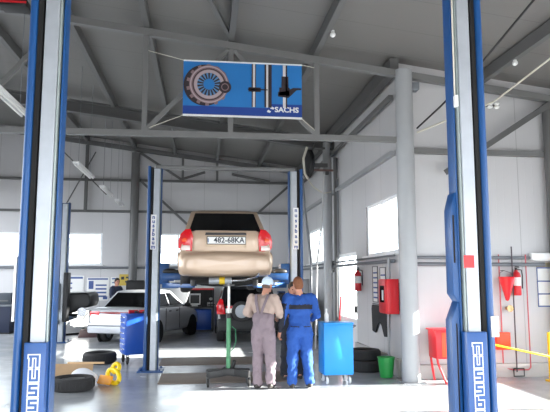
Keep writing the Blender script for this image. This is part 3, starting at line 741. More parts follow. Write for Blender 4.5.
# third man, half hidden behind the blue one
M_dk = cloth('dark_workwear', (34, 37, 46))
def dark_clothes(J): return [('overall', M_dk, torso(J, 0), None)]
JD = dict(BASE, head=(0, .08, 1.55), neck=(0, .04, 1.43), nod=-.3, lel=(-.25, .06, 1.15), lwr=(-.12, .26, 1.08), rel=(.25, .06, 1.15), rwr=(.14, .26, 1.1))
person('person', 'man in dark clothes facing us, mostly hidden behind man in blue overalls', (1.55, 10.55, 0), pi+.15, JD, True, dark_clothes, mat('dark_hair', (40, 32, 28), .7))
# fourth man beyond the silver saloon
M_nv = cloth('navy_jacket', (44, 52, 74))
def navy_clothes(J): return [('jacket', M_nv, torso(J, .01, legs=False), None), ('trousers', M_dk, torso(J, 0, top=False, arms=False), None)]
JE = dict(BASE, yaw=-.4, nod=-.2, rel=(.3, .04, 1.17), rwr=(.3, .28, 1.1))
person('person', 'dark haired man in navy jacket standing beyond the silver saloon', (-2.78, 20.05, 0), -radians(120), JE, True, navy_clothes, mat('dark_hair', (40, 32, 28), .7))

# ------------------------------------------------------------------ things on the floor
def castor(parent, x, y, z=0, r=.055, m=None):
    c = MB(); c.lathe([(.001, -.018), (r*.8, -.02), (r, -.012), (r, .012), (r*.8, .02), (.001, .018)], 16, 'x', (x, y, z+r)); o = c.build('castor', m or M_paper, parent, smooth=True)
    k = MB(); k.box(x-.03, x-.022, y-.02, y+.02, z+r-.01, z+r*2+.03); k.box(x+.022, x+.03, y-.02, y+.02, z+r-.01, z+r*2+.03); k.box(x-.03, x+.03, y-.025, y+.025, z+r*2+.02, z+r*2+.035); k.build('fork', M_steel, o)
# transmission jack
J = thing('transmission_jack', 'green pillar jack with pale ram on a black wheeled base', 'jack', (.43, 10.05, 0))
MB().cyl((0, 0, .2), (0, 0, 1.12), .036, 16).build('green_pillar', mat('jack_green', (70, 132, 92), .4), J, smooth=True)
MB().cyl((0, 0, 1.1), (0, 0, 1.62), .02, 14).build('ram', mat('ram_pale', (214, 214, 208), .35, .3), J, smooth=True)
MB().cyl((0, 0, 1.08), (0, 0, 1.16), .045, 16).build('collar', M_black, J, smooth=True); MB().cyl((.0, 0, .2), (0, 0, .27), .055, 16).build('collar', M_black, J, smooth=True)
b = MB(); b.cyl((-.09, 0, 1.62), (.09, 0, 1.62), .012, 8); b.cyl((0, 0, 1.6), (0, 0, 1.65), .035, 12); b.build('saddle', M_steel, J)
b = MB()
for a in (25, 155, 205, 335):
    rhs((0, 0, .225), (.37*cos(radians(a)), .32*sin(radians(a)), .195), .1, b, .11)
b.box(-.11, .11, -.09, .09, .17, .28); b.build('base_legs', M_black, J, bevel=.006)
for a in (25, 155, 205, 335): castor(J, .36*cos(radians(a)), .31*sin(radians(a)), 0, .06, M_rubber)
b = MB(); b.cyl((.06, .0, .26), (.1, -.04, .4), .03, 12); b.build('pump', M_black, J, smooth=True)
MB().tube([(.05,-.03,.95), (.11,-.05,.9), (.12,-.05,.72), (.08,-.04,.6), (.04,-.03,.55)], .007, 8).build('hose', mat('green_hose', (40, 120, 80), .5), J, smooth=True)
MB().tube([(-.05,-.02,.3), (-.1,-.03,.26), (-.3,-.06,.2)], .014, 8).build('foot_pedal', M_black, J)
# blue trolleys
def tool_trolley(name, label, loc, rz, w, d, z0, z1, m, drawers, cm):
    T = thing(name, label, 'tool trolley', loc, rz)
    MB().box(-w/2, w/2, -d/2, d/2, z0, z1).build('cabinet', m, T, bevel=.012)
    b = MB(); b.box(-w/2-.01, w/2+.01, -d/2-.01, d/2+.01, z1, z1+.03); b.build('top_tray', m, T, bevel=.008)
    n = drawers; h = (z1-z0-.04)/max(n, 1)
    for k in range(n):
        za = z0+.02+h*k
        dr = MB().box(-w/2-.012, -w/2, -d/2+.02, d/2-.02, za+.006, za+h-.006).build('drawer', m, T, bevel=.004)
        MB().box(-w/2-.026, -w/2-.012, -d/2+.05, d/2-.05, za+h-.035, za+h-.016).build('handle', M_chrome, dr, bevel=.003)
    MB().tube([(w/2, -d/2+.06, z1-.06), (w/2+.06, -d/2+.06, z1-.03), (w/2+.06, d/2-.06, z1-.03), (w/2, d/2-.06, z1-.06)], .012, 8).build('push_handle', M_steel, T)
    for x in (-w/2+.06, w/2-.06):
        for y in (-d/2+.06, d/2-.06): castor(T, x, y, 0, (z0-.035)/2, cm)
    return T
tool_trolley('tool_trolley', 'blue seven-drawer tool trolley standing beside the middle lift, red tools on top', (-1.34, 13.0, 0), radians(20), .6, .5, .19, .98, M_cart, 7, M_rubber)
tool_trolley('tool_trolley', 'bright blue cabinet trolley on pale wheels right of the men', (2.24, 10.15, 0), radians(2), .5, .42, .15, .97, M_cartl, 0, M_paper)
# tools on the left trolley
for i, (x, y, a, m) in enumerate(((-1.44, 12.95, .4, M_red), (-1.22, 12.93, -.3, M_red), (-1.3, 13.08, 1.2, M_black))):
    T = thing('hand_drill' if i < 2 else 'wheel_brace', ['red power tool lying at the near left of the blue trolley top', 'red power tool lying towards the lift post on the blue trolley', 'black wrench lying between red tools on trolley top'][i], 'tool', (x, y, 1.011), a)
    if i < 2:
        MB().cyl((-.09, 0, .035), (.1, 0, .035), .034, 14).build('tool_body', m, T, smooth=True); MB().box(.02, .06, -.13, -.02, .01, .05).build('grip', M_black, T, bevel=.008); MB().cyl((.1, 0, .035), (.15, 0, .035), .016, 10).build('chuck', M_chrome, T)
    else:
        MB().cyl((-.12, 0, .013), (.12, 0, .013), .012, 8).build('shaft', m, T); MB().cyl((.12, 0, .0), (.12, 0, .03), .025, 10).build('socket', M_chrome, T)
# spray bottle on the right cabinet
T = thing('spray_bottle', 'white bottle standing on the bright blue cabinet', 'bottle', (2.08, 10.12, 1.0))
MB().lathe([(.001, 0), (.035, 0), (.038, .02), (.038, .12), (.015, .16), (.014, .19), (.001, .19)], 18).build('bottle_body', M_paper, T, smooth=True); MB().lathe([(.001, .19), (.017, .19), (.017, .22), (.001, .225)], 12).build('bottle_cap', M_paper, T, smooth=True)
# tyres
def tyre(label, loc, r, w, tilt=0, group=None, rim=False, rz=0):
    T = thing('tyre', label, 'tyre', loc, rz, group); h = w/2
    b = MB(); b.lathe([(r*.62, -h*.7), (r*.8, -h), (r*.93, -h*.94), (r, -h*.6), (r, h*.6), (r*.93, h*.94), (r*.8, h), (r*.62, h*.7), (r*.66, 0)], 40, 'z', closed=True)
    o = b.build('carcass', M_rubber, T, (0, 0, h), smooth=True)
    t = MB()
    for k in range(36):
        a = 2*pi*k/36
        t.box(r-.006, r+.006, -.012, .012, -h*.55, h*.55, Matrix.Rotation(a, 4, 'Z'))
    t.build('tread', M_rubber, T, (0, 0, h))
    if rim: MB().lathe([(r*.6, -h*.5), (r*.62, h*.6), (r*.55, h*.6), (r*.5, h*.2), (.05, h*.35), (.04, -h*.1), (r*.5, -h*.4)], 24, 'z', closed=True).build('rim', M_steel, T, (0, 0, h), smooth=True)
    if tilt: T.rotation_euler = (tilt, 0, rz)
    return T
tyre('grey dusty tyre lying flat nearest us beside the left lift post', (-2.0, 9.98, 0), .325, .2, rim=True)
tyre('black tyre lying flat behind the board, towards the tool trolley', (-2.1, 13.05, 0), .335, .22)
T = thing('cardboard_sheet', 'brown cardboard sheet propped behind the grey tyre', 'cardboard', (-2.28, 10.75, 0), radians(-4))
MB().prism([(0, 0), (.02, 0), (.16, .27), (.145, .275)], 'x', -.38, .42).build('sheet', M_wood, T); MB().box(-.02, .6, .14, .2, .272, .3).build('slat', mat('pale_board', (206, 170, 128), .7), T)
b = MB(); b.ell((0, 0, .13), (.19, .12, .135), 16, 10); b.ell((.12, .02, .1), (.13, .1, .1), 14, 8); b.ell((-.16, 0, .06), (.14, .1, .07), 14, 8)
for v in b.bm.verts: v.co.z = max(v.co.z, 0)
tag(b.build('cloth_bundle', cloth('white_cloth', (226, 228, 234), .06), None, (-1.95, 10.45, 0), remesh=.016, relax=3), 'white cloth bundle heaped between grey tyre and cardboard', 'cloth')
Y = thing('moulded_tool', 'bright yellow moulded tool frame with hand hole leaning over orange panel', 'yellow tool', (-1.54, 10.42, 0), radians(-38))
b = MB()
def ringbar(b, c, rx, rz_, r, M):
    n = 18; P = [M @ Vector((c[0]+rx*cos(2*pi*k/n), c[1], c[2]+rz_*sin(2*pi*k/n))) for k in range(n+1)]; b.tube(P, r, 10, cap=False)
Mx = Matrix.Rotation(radians(-24), 4, 'X') @ Matrix.Rotation(radians(28), 4, 'Y')
ringbar(b, (0, 0, .16), .16, .09, .04, Mx); ringbar(b, (-.09, .02, .27), .075, .07, .036, Mx)
b.build('yellow_frame', M_yellow, Y, smooth=True)
b = MB(); b.box(-.13, .15, -.02, .02, .0, .15, Matrix.Rotation(radians(-30), 4, 'X')); b.build('orange_panel', mat('orange_plastic', (244, 160, 40), .4), Y, (0, -.1, .012), bevel=.01)
# floor plates
for lb, x0, x1, ya, yb in (('thin grey-brown floor board further back, behind the jack', -.85, 1.5, 12.45, 13.55), ('thin grey-brown floor board nearer us, under the jack', -.72, 1.45, 10.3, 11.35)):
    o = MB().box(x0, x1, ya, yb, 0, .018).build('floor_board', mat('grey_brown_board', (116, 104, 95), .6, var=.15, vscale=4), bevel=.004); tag(o, lb, 'floor board', 'floor boards between the lift posts')
# right-hand corner
tyre('black tyre lying flat by the right wall, furthest of two', (3.02, 12.6, 0), .31, .2)
tyre('black tyre lying flat behind the green bucket', (3.08, 11.35, 0), .32, .21)
tyre('second black tyre stacked on the tyre behind the green bucket', (3.06, 11.38, .212), .31, .19)
G = thing('bucket', 'green plastic bucket on the floor left of the round column', 'bucket', (3.22, 10.5, 0))
b = MB(); b.lathe([(.001, .012), (.11, .012), (.148, .345), (.156, .345), (.156, .36), (.142, .36), (.105, .03), (.001, .03)], 28); b.build('pail', M_green, G, smooth=True)
MB().tube([(.152*cos(a), .152*sin(a)*.3-.11*sin(a), .335-.06*sin(a)) for a in [pi*k/12 for k in range(13)]], .005, 6).build('bail', M_steel, G)
# red box on column side wall
X = thing('fire_hose_box', 'red fire hose box with glass front mounted beside the round column', 'fire box', (XR-.004, 10.72, 1.1))
MB().box(-.24, -.02, -.24, .24, 0, .62).build('cabinet', M_red, X, bevel=.008)
dr = MB().box(-.255, -.24, -.22, .22, .02, .6).build('door', M_red, X, bevel=.004)
MB().box(-.262, -.255, -.12, .12, .2, .5).build('door_glass', M_glass, dr); MB().box(-.268, -.262, -.09, -.01, .24, .42).build('notice', M_paper, dr)
MB().box(-.02, 0, -.2, .2, .05, .55).build('wall_bracket', M_steel, X)
MB().tube([(-.12, 0, .62), (-.12, 0, 1.0)], .03, 10).build('feed_pipe', M_column, X, smooth=True); MB().tube([(-.12, .1, .0), (-.12, .1, -1.1)], .022, 10).build('drop_pipe', M_column, X, smooth=True)
def extinguisher(label, loc, side):
    E_ = thing('fire_extinguisher', label, 'fire extinguisher', loc)
    b = MB(); b.lathe([(.001, 0), (.07, 0), (.075, .015), (.075, .36), (.06, .4), (.028, .425), (.028, .45), (.001, .45)], 24); b.build('cylinder', M_red, E_, smooth=True)
    b = MB(); b.lathe([(.0755, .17), (.0762, .17), (.0762, .32), (.0755, .32)], 24, closed=True); b.build('label_band', M_paper, E_, smooth=True)
    b = MB(); b.cyl((0, 0, .45), (0, 0, .49), .02, 10); b.box(-.012, .012, -.1, .03, .48, .495); b.box(-.01, .01, -.09, .02, .505, .518); b.build('valve', M_black, E_)
    MB().tube([(.02, 0, .46), (.09, -.02, .45), (.1, -.03, .35), (.09, -.03, .12)], .011, 8).build('hose', M_black, E_, smooth=True)
    b = MB(); b.box(*((-.02, .02, .07, .1) if side == 'y' else (.07, .1, -.02, .02)), .2, .34); b.build('bracket', M_steel, E_)
    return E_
extinguisher('red fire extinguisher hung on the right wall next to the glazed door', (XR-.1, 13.05, 1.46), 'x')
extinguisher('red and white fire extinguisher hung on facing wall right of near lift post', (5.58, YF-.1, 1.43), 'y')
# framed sheets on right wall
for i, (y0_, y1_, za, zb, lb) in enumerate(((11.84, 12.2, 1.25, 1.98, 'tall notice sheet on the right wall, further of two'), (11.3, 11.68, 1.2, 1.95, 'tall notice sheet on the right wall, nearer the red box'))):
    T = thing('notice_sheet', lb, 'notice', (XR, y0_, za)); h, w = zb-za, y1_-y0_
    b = MB(); b.box(-.016, 0, 0, .015, 0, h); b.box(-.016, 0, w-.015, w, 0, h); b.box(-.016, 0, 0, w, 0, .015); b.box(-.016, 0, 0, w, h-.015, h); b.build('frame', M_steel, T)
    MB().box(-.006, 0, .015, w-.015, .015, h-.015).build('sheet', M_paper, T)
    b = MB()
    for k in range(6): b.box(-.008, -.006, .04, w-.04, .08+k*.1, .11+k*.1)
    b.build('print', M_ink, T)
# rubber apron hanging from a rail
T = thing('work_trousers', 'dark trousers hanging from a rail under the notices on right wall', 'trousers', (XR, 11.66, .62))
b = MB(); b.prism([(-.56, .58), (.5, .58), (.54, .5), (.5, .05), (.3, .03), (.14, .2), (.0, .26), (-.14, .2), (-.3, .0), (-.52, .02), (-.6, .45)], 'x', -.05, -.015)
b.build('cloth', cloth('dark_grey_cloth', (40, 42, 46)), T, bevel=.012); MB().cyl((-.03, -.5, .6), (-.03, .5, .6), .01, 8).build('rail', M_steel, T)
b = MB(); b.box(-.035, 0, -.5, -.48, .59, .61); b.box(-.035, 0, .48, .5, .59, .61); b.build('rail_bracket', M_steel, T)
# red sand box on legs
T = thing('sand_box', 'orange-red box on splayed red legs standing right of the round column', 'sand box', (4.16, 9.95, 0))
MB().prism([(-.29, .40), (.3, .40), (.33, .86), (-.30, .86)], 'y', -.16, .2).build('box', M_red, T, bevel=.01)
MB().box(-.2, .3, -.172, -.16, .43, .83).build('front_panel', M_orange, T, bevel=.004)
MB().box(-.33, .36, -.18, .22, .86, .885).build('lid', M_red, T, bevel=.006)
for (x, y, x2, y2) in ((-.27, -.12, -.15, -.2), (.27, -.12, .2, -.2), (-.27, .16, -.2, .2), (.27, .16, .2, .2)):
    MB().tube([(x, y, .42), (x+(x2-x)*.1, y, .33), (x2, y2, .0)], .02, 8).build('leg', M_red, T, smooth=True)
# pipes along the walls
def pipe(name, label, P, r, m, cat='pipe', group=None, seg=10):
    P = [Vector(p) for p in P]; o = P[0].copy()
    x = MB().tube([p-o for p in P], r, seg).build(name, m, None, o, smooth=True); return tag(x, label, cat, group)
pipe('wall_pipe', 'grey pipe along right wall under the windows', [(XR-.07, 20.8, 2.05), (XR-.07, 10.6, 2.05)], .035, M_pipe)
pipe('wall_pipe', 'thin upper grey pipe along right wall under the windows', [(XR-.06, 20.8, 2.15), (XR-.06, 10.6, 2.15)], .022, M_pipe)
pipe('wall_pipe', 'upper of two grey pipes along the facing wall', [(3.62, YF-.06, 2.1), (6.15, YF-.06, 2.1)], .03, M_pipe)
pipe('wall_pipe', 'lower of two grey pipes along the facing wall', [(3.62, YF-.07, 1.98), (6.15, YF-.07, 1.98)], .035, M_pipe)
pipe('wall_pipe', 'grey pipe along the far wall below the strip windows', [(-8.5, YB-.08, 2.1), (3.2, YB-.08, 2.1)], .04, M_pipe)
M_thin = mat('pinkish_red_pipe', (196, 92, 100), .5)
pipe('red_pipe', 'thin red pipe rising through the red cone bucket', [(5.32, YF-.06, 2.12), (5.32, YF-.06, .2), (5.36, YF-.06, .16), (5.86, YF-.06, .16), (5.9, YF-.06, .2), (5.9, YF-.06, .9)], .012, M_thin) if False else None
pipe('red_pipe', 'thin red pipe on facing wall left of the fire extinguisher', [(5.29, YF-.045, 2.16), (5.29, YF-.045, .17), (5.45, YF-.085, .13)], .011, M_thin)
pipe('red_pipe', 'thin red pipe looping up right of the fire extinguisher', [(5.46, YF-.085, .13), (5.74, YF-.085, .13), (5.78, YF-.085, .17), (5.78, YF-.085, 2.16)], .011, M_thin)
pipe('dark_pipe', 'thin dark pipe standing on facing wall behind the extinguisher', [(5.5, YF-.12, 2.3), (5.5, YF-.12, .1)], .012, mat('dark_pipe_paint', (74, 62, 70), .5))
pipe('wire_stirrup', 'small dark wire frame hanging at the foot of facing wall', [(5.43, YF-.14, .16), (5.43, YF-.14, -.0+.03), (5.62, YF-.14, .03), (5.62, YF-.14, .16), (5.43, YF-.14, .16)], .012, M_black, 'bracket')
T = thing('cone_bucket', 'red conical fire bucket hanging on facing wall beside near lift post', 'fire bucket', (5.34, YF-.2, 1.33))
b = MB(); b.lathe([(.001, 0), (.03, .02), (.135, .42), (.142, .43), (.13, .43), (.02, .05)], 24); b.build('cone', M_red, T, smooth=True)
MB().tube([(-.13, 0, .42), (-.1, .03, .5), (0, .08, .54), (.1, .03, .5), (.13, 0, .42)], .006, 6).build('bail', M_steel, T); MB().cyl((0, .08, .54), (0, .2, .54), .008, 6).build('hook', M_steel, T)
T = thing('pipe_valve', 'small brass valve on the wall below the cone bucket', 'valve', (5.42, YF, 1.2))
MB().cyl((0, 0, 0), (0, -.12, 0), .03, 12).build('valve_body', mat('brass', (196, 164, 120), .35, .7), T, smooth=True); MB().lathe([(.03, -.01), (.06, -.01), (.06, .01), (.03, .01)], 16, 'y', (0, -.13, 0), closed=True).build('hand_wheel', mat('brass', (196, 164, 120)), T)
T = thing('wall_box', 'small orange-red square box low on facing wall behind near lift post', 'box', (5.27, YF, .48)); MB().box(-.1, .15, -.1, 0, 0, .3).build('case', M_orange, T, bevel=.006); MB().box(-.07, .12, -.112, -.1, .03, .27).build('cover', M_orange, T, bevel=.003)
T = thing('notice_board', 'white wall board of framed sheets with blue lines at right edge', 'notice board', (6.02, YF, 1.22))
b = MB(); b.box(0, .62, -.012, 0, 0, .72); b.build('board', M_paper, T); b = MB()
for z in (0, .22, .45, .69): b.box(0, .62, -.02, -.012, z, z+.022)
b.box(0, .015, -.02, -.012, 0, .7); b.build('blue_lines', M_ink, T); MB().box(0, .62, -.03, 0, .715, .79).build('header', mat('khaki_strip', (140, 134, 112), .6), T)
T = thing('tube_lamp_housing', 'long white lamp housing fixed on facing wall at right edge', 'lamp', (5.88, YF, 2.06)); MB().box(0, 1.2, -.13, 0, 0, .13).build('housing', M_white, T, bevel=.015); MB().box(.04, 1.16, -.12, -.02, -.012, 0).build('cover', M_white, T, bevel=.004)
# yellow barrier bar
T = thing('barrier_bar', 'yellow bar sloping from near lift post to the right edge', 'barrier bar', (4.9, 9.6, 0))
P0, P1 = Vector((-.6, 0, .745)), Vector((.95, .1, .415))
rhs(P0, P1, .03, h=.032).build('bar', M_yellow, T, bevel=.006)
for x, y, h in ((.94, .15, .82), (-.55, .03, .8)):
    MB().box(x, x+.06, y, y+.06, 0, h).build('stand_post', M_yellow, T, bevel=.006); MB().box(x-.01, x+.3, y-.1, y+.16, 0, .02).build('foot', M_yellow, T)
# reel, corner pipes
T = thing('hose_reel', 'black hose reel hanging high beside the grey pillar', 'hose reel', (2.72, 15.45, 4.75))
b = MB(); b.lathe([(.001, -.05), (.36, -.05), (.38, -.03), (.38, .05), (.36, .07), (.001, .07)], 30, 'x'); r_ = b.build('drum', M_black, T, smooth=True); r_.rotation_euler = (0, 0, radians(8))
MB().tube([(-.06, -.22, .4), (-.16, -.24, .1), (-.12, -.2, -.3), (-.02, -.1, -.42)], .035, 10).build('frame', M_rope, T, smooth=True)
MB().tube([(0, 0, .0), (.1, .1, .3), (.25, .2, .62)], .03, 8).build('hanger', M_steel, T); MB().box(.1, .56, .12, .2, -.05, .05).build('arm', M_steel, T)
pipe('hanging_hose', 'pale hose sagging from the black reel to the pillar', [(2.62, 15.3, 4.4), (2.85, 15.3, 4.1), (3.1, 15.35, 3.95), (3.35, 15.5, 4.02)], .018, M_rope, 'hose')
pipe('exhaust_hose', 'thin dark hose dropping beside the middle right lift post', [(2.55, 15.35, 4.35), (2.62, 15.3, 3.4), (2.74, 15.2, 2.2), (2.7, 15.1, 0)], .03, M_pipe, 'hose')
pipe('slanted_rod', 'pale slanting rod left of the grey pillar', [(3.1, 15.2, 4.45), (3.02, 15.2, 3.1), (2.88, 15.1, 2.1), (2.8, 15.0, .0)], .022, mat('pale_rod', (190, 190, 190), .5), 'rod')
pipe('corner_pipe', 'vertical grey pipe just right of the grey pillar', [(3.42, 15.3, 4.9), (3.42, 15.3, 0)], .05, M_steel, 'pipe')
pipe('corner_pipe', 'thin vertical pipe between pillar and door', [(3.43, 15.1, 4.3), (3.43, 15.1, 0)], .025, M_pipe, 'pipe')
T = thing('wall_bracket', 'brownish crossbar bracket high on the grey pillar', 'bracket', (3.1, 15.55, 4.58)); MB().box(-.2, .38, -.02, .02, 0, .05).build('bar', mat('rusty_bar', (130, 104, 96), .7), T); MB().box(.12, .2, -.02, .09, -.08, .0).build('lug', M_steel, T)
T = thing('junction_box', 'grey electrical box on the right wall near the pillar', 'electrical box', (XR, 15.85, 1.9)); MB().box(-.14, 0, -.12, .22, 0, .3).build('case', M_steel, T, bevel=.01); MB().box(-.155, -.14, -.08, .18, .03, .27).build('lid', M_pipe, T)
T = thing('switch_cabinet', 'tall grey cabinet standing left of the grey pillar', 'cabinet', (2.62, 16.4, 0)); MB().box(-.2, .25, -.2, .25, .02, 1.72).build('case', mat('cabinet_grey', (150, 152, 156), .45), T, bevel=.01); MB().box(-.17, .22, -.215, -.2, .1, 1.65).build('door', mat('cabinet_grey', (150, 152, 156)), T, bevel=.004); MB().box(-.2, .25, -.2, .25, 0, .02).build('plinth', M_black, T); MB().box(.13, .17, -.235, -.215, .8, .95).build('handle', M_black, T)
T = thing('wheel_balancer', 'pale machine with dark hooded top standing far back beyond the men', 'machine', (2.6, 18.6, 0)); MB().box(-.25, .4, -.2, .3, 0, .85).build('cabinet', M_paper, T, bevel=.03); MB().box(-.2, .35, -.1, .25, .85, 1.25).build('console', mat('dark_grey_box', (58,66,76)), T, bevel=.03); MB().cyl((.0, -.1, .95), (.0, -.45, .95), .03, 10).build('shaft', M_chrome, T); MB().box(-.3, -.1, -.3, .1, 1.2, 1.35).build('tray', M_blue, T, bevel=.01)
T = thing('floor_jack_handle', 'red bar leaning on right wall beside the pillar', 'bar', (3.3, 14.7, 0)); MB().tube([(0, 0, 0), (.1, .02, 1.28)], .022, 8).build('shaft', M_red, T, smooth=True); MB().cyl((.07, -.06, 1.27), (.13, .1, 1.27), .018, 8).build('grip', M_red, T)

# ------------------------------------------------------------------ far wall equipment
def poster(label, x0, x1, z0, z1, kind, y=YB):
    T = thing('wall_poster', label, 'poster', (x0, y, z0), group='notices on the far wall'); w, h = x1-x0, z1-z0
    MB().box(0, w, -.015, 0, 0, h).build('sheet', M_paper, T); b = MB()
    if kind == 0:
        b.box(.04, w-.04, -.018, -.015, h*.86, h*.95)
        for k in range(3): b.box(w*.2, w*.62, -.018, -.015, h*(.18+.22*k), h*(.25+.22*k))
    elif kind == 1:
        b.box(.03, w-.03, -.018, -.015, h*.9, h*.97); b.box(.06, w*.3, -.018, -.015, h*.5, h*.85)
        for k in range(4): b.box(w*.4, w*.9, -.018, -.015, h*(.15+.16*k), h*(.22+.16*k))
        b.box(w*.75, w*.95, -.018, -.015, h*.05, h*.18)
    else:
        b.box(.02, w-.02, -.018, -.015, h*.8, h*.98)
        for k in range(3): b.box(w*.08, w*.92, -.018, -.015, h*(.12+.2*k), h*(.26+.2*k))
    b.build('print', M_ink, T)
poster('blue and white notice on far wall, left of the near lift post', -5.95, -5.42, 1.15, 1.83, 2)
poster('white chart with short blue lines on far wall, beside the far lift post', -4.98, -3.98, 1.1, 1.83, 0)
poster('white chart with blue picture block on far wall, left of the yellow sign', -3.88, -3.16, 1.0, 1.77, 1)
poster('narrow white chart on far wall directly left of yellow sign', -3.1, -2.86, 1.25, 1.78, 0)
T = thing('wall_sign', 'yellow sign with dark marks on the far wall above the navy-jacketed man', 'sign', (-2.82, YB, 1.5)); MB().box(0, .4, -.015, 0, 0, .38).build('board', mat('dull_yellow', (206, 178, 80), .6), T); b = MB(); b.box(.06, .16, -.018, -.015, .2, .3); b.box(.2, .34, -.018, -.015, .1, .16); b.box(.22, .32, -.018, -.015, .24, .3); b.build('print', M_inkd, T)
poster('blue and white notice on far wall, right of the far column', -1.95, -1.5, 1.2, 1.75, 2)
poster('pale notice on far wall left of the computer desk', -1.4, -.95, 1.2, 1.72, 0)
T = thing('exhaust_analyser', 'black machine head on a stand in front of the far column', 'machine', (-2.2, 20.35, 0)); MB().box(-.3, .28, -.12, .14, 1.32, 1.68).build('head', M_black, T, bevel=.04); MB().box(-.05, .05, -.05, .05, .02, 1.33).build('stand', M_steel, T); MB().box(-.25, .25, -.2, .2, 0, .03).build('foot', M_black, T)
# diagnostic desk
T = thing('diagnostic_desk', 'computer desk with dark open shelves at the far wall, left of the dark car', 'desk', (-.13, 20.5, 0))
b = MB(); b.box(-.52, .5, -.3, .35, .78, .82); b.box(-.52, .5, -.3, .35, 1.36, 1.42); b.box(-.52, -.48, -.3, .35, .05, 1.4); b.box(.46, .5, -.3, .35, .05, 1.4); b.box(.12, .15, -.25, .35, .82, 1.36); b.box(-.48, .46, .32, .35, .82, 1.36); b.build('frame', M_black, T)
MB().box(-.5, .48, -.31, -.3, 1.36, 1.42).build('red_edge', M_red, T); MB().box(-.54, .52, -.33, .36, 1.42, 1.47).build('top', M_paper, T); MB().box(-.3, .42, -.28, .3, .06, .72).build('blue_cupboard', M_cart, T, bevel=.01); MB().box(-.5, -.32, -.28, .3, .06, .72).build('side_cupboard', M_black, T); MB().box(-.5,.48,-.28,.3,0,.06).build('plinth', M_black, T)
T = thing('computer_monitor', 'white framed monitor with dark screen on the far desk', 'monitor', (-.26, 20.42, .82)); MB().box(-.19, .19, -.12, .14, .05, .42).build('case', M_white, T, bevel=.012); MB().box(-.145, .145, -.127, -.12, .1, .37).build('screen', M_black, T); MB().box(-.1, .1, -.08, .08, 0, .05).build('stand', M_white, T)
T = thing('webcam_lamp', 'small white round lamp on the dark shelf right of the monitor', 'lamp', (.27, 20.4, .82)); MB().cyl((0, 0, 0), (0, 0, .2), .015, 8).build('stem', M_black, T); b = MB(); b.ell((0, -.02, .24), (.06, .05, .05)); b.build('head', M_white, T, smooth=True)
T = thing('printer', 'flat pale printer on the far desk below the monitor side', 'printer', (.25, 20.62, .82)); MB().box(-.1, .19, -.12, .1, 0, .12).build('case', M_paper, T, bevel=.01); MB().box(-.08, .17, -.13, -.12, .03, .06).build('tray', M_black, T)
# left benches
T = thing('work_bench', 'dark blue workbench at far left by the wall', 'workbench', (-6.75, 20.4, 0)); MB().box(-1.0, .72, -.35, .4, .05, .86).build('cupboards', mat('navy_cupboard', (30, 40, 66), .5), T, bevel=.01); MB().box(-1.03, .75, -.38, .42, .86, .91).build('bench_top', M_pipe, T); MB().box(-1, .72, -.33, .4, 0, .05).build('plinth', M_black, T)
T = thing('tool_chest', 'dark grey chest on the far left workbench', 'tool chest', (-6.45, 20.5, .91)); MB().box(-.28, .36, -.25, .25, 0, .36).build('case', mat('dark_grey_box', (58,66,76)), T, bevel=.015); MB().box(-.2, .28, -.265, -.25, .1, .14).build('handle', M_steel, T)
T = thing('sun_catch_box', 'low white box added as sunlit patch below the raised black car body', 'cabinet', (-3.95, 19.95, 0), radians(48)); MB().box(-.75, .75, -.3, .3, .06, .72).build('case', M_white, T, bevel=.01)  # white box added for a bright patch, turned to catch the sun
for s in (-1, 1): MB().box(min(s*.02, s*.72), max(s*.02, s*.72), -.315, -.3, .1, .69).build('door', M_white, T, bevel=.004)
MB().box(-.73, .73, -.27, .3, 0, .06).build('plinth', M_black, T)
T = thing('drive_on_ramp', 'small dark red ramp on the floor left of the silver saloon', 'ramp', (-3.35, 18.9, 0)); MB().prism([(-.3, 0), (.3, 0), (.3, .2), (.05, .2), (-.25, .03)], 'x', -.3, .3).build('ramp_body', mat('dark_red_box', (70, 34, 38), .6), T, bevel=.01); MB().box(-.28, .28, .26, .3, .2, .24).build('stop', M_black, T)

# ------------------------------------------------------------------ overhead
T = thing('banner', 'blue advertising banner with clutch and shock absorbers hung from the roof truss', 'banner', (.635, 9.93, 4.93))
mb_sky = mat('banner_blue', (34, 116, 186), .5, var=.22, vscale=1.6); mb_dark = mat('banner_deep_blue', (24, 62, 142), .5); mb_dim = mat('banner_disc_dark', (44, 34, 40), .6); mb_pale = mat('banner_disc_pale', (196, 176, 176), .5); mb_mid = mat('banner_disc_mid', (128, 104, 108), .5)
W2, H2 = 1.015, .49
b = MB(); nx, nz = 24, 10
fz = lambda x, z: .012*sin(x*5+z*2)+.006*sin(z*9+x*3)
gr = [[b.bm.verts.new((-W2+2*W2*i/nx, 0, -H2+2*H2*j/nz)) for i in range(nx+1)] for j in range(nz+1)]
for j in range(nz):
    for i in range(nx): b.bm.faces.new((gr[j][i], gr[j][i+1], gr[j+1][i+1], gr[j+1][i]))
ex_ = bmesh.ops.extrude_face_region(b.bm, geom=b.bm.faces[:]); bmesh.ops.translate(b.bm, verts=[v for v in ex_['geom'] if isinstance(v, bmesh.types.BMVert)], vec=(0, .006, 0))
b.build('sheet', mb_sky, T)
def flat(name, m, fn, y=-.004, parent=T):
    b = MB(); fn(b, y); return b.build(name, m, parent)
flat('white_hem', M_white, lambda b, y: (b.box(-W2, W2, y-.002, y+.012, H2-.025, H2), b.box(-W2, W2, y-.002, y+.012, -H2, -H2+.035)))
flat('lettering_band', mb_dark, lambda b, y: (b.box(-W2, W2, y, y+.006, -H2+.035, -.31), b.box(.42, W2, y, y+.006, -.31, -.235)))
text('SACHS', 'lettering', .125, M_white, T, (.75, -.0065, -.335), depth=.001, offset=.004, sx=1.1)
def logo(b, y):
    for s in (-1, 1): b.prism([(.47+s*.03-.035, -.335+s*.03-.01), (.47+s*.03+.02, -.335+s*.03-.028), (.47+s*.03+.04, -.335+s*.03), (.47+s*.03-.01, -.335+s*.03+.026)], 'y', y-.0005, y+.004)
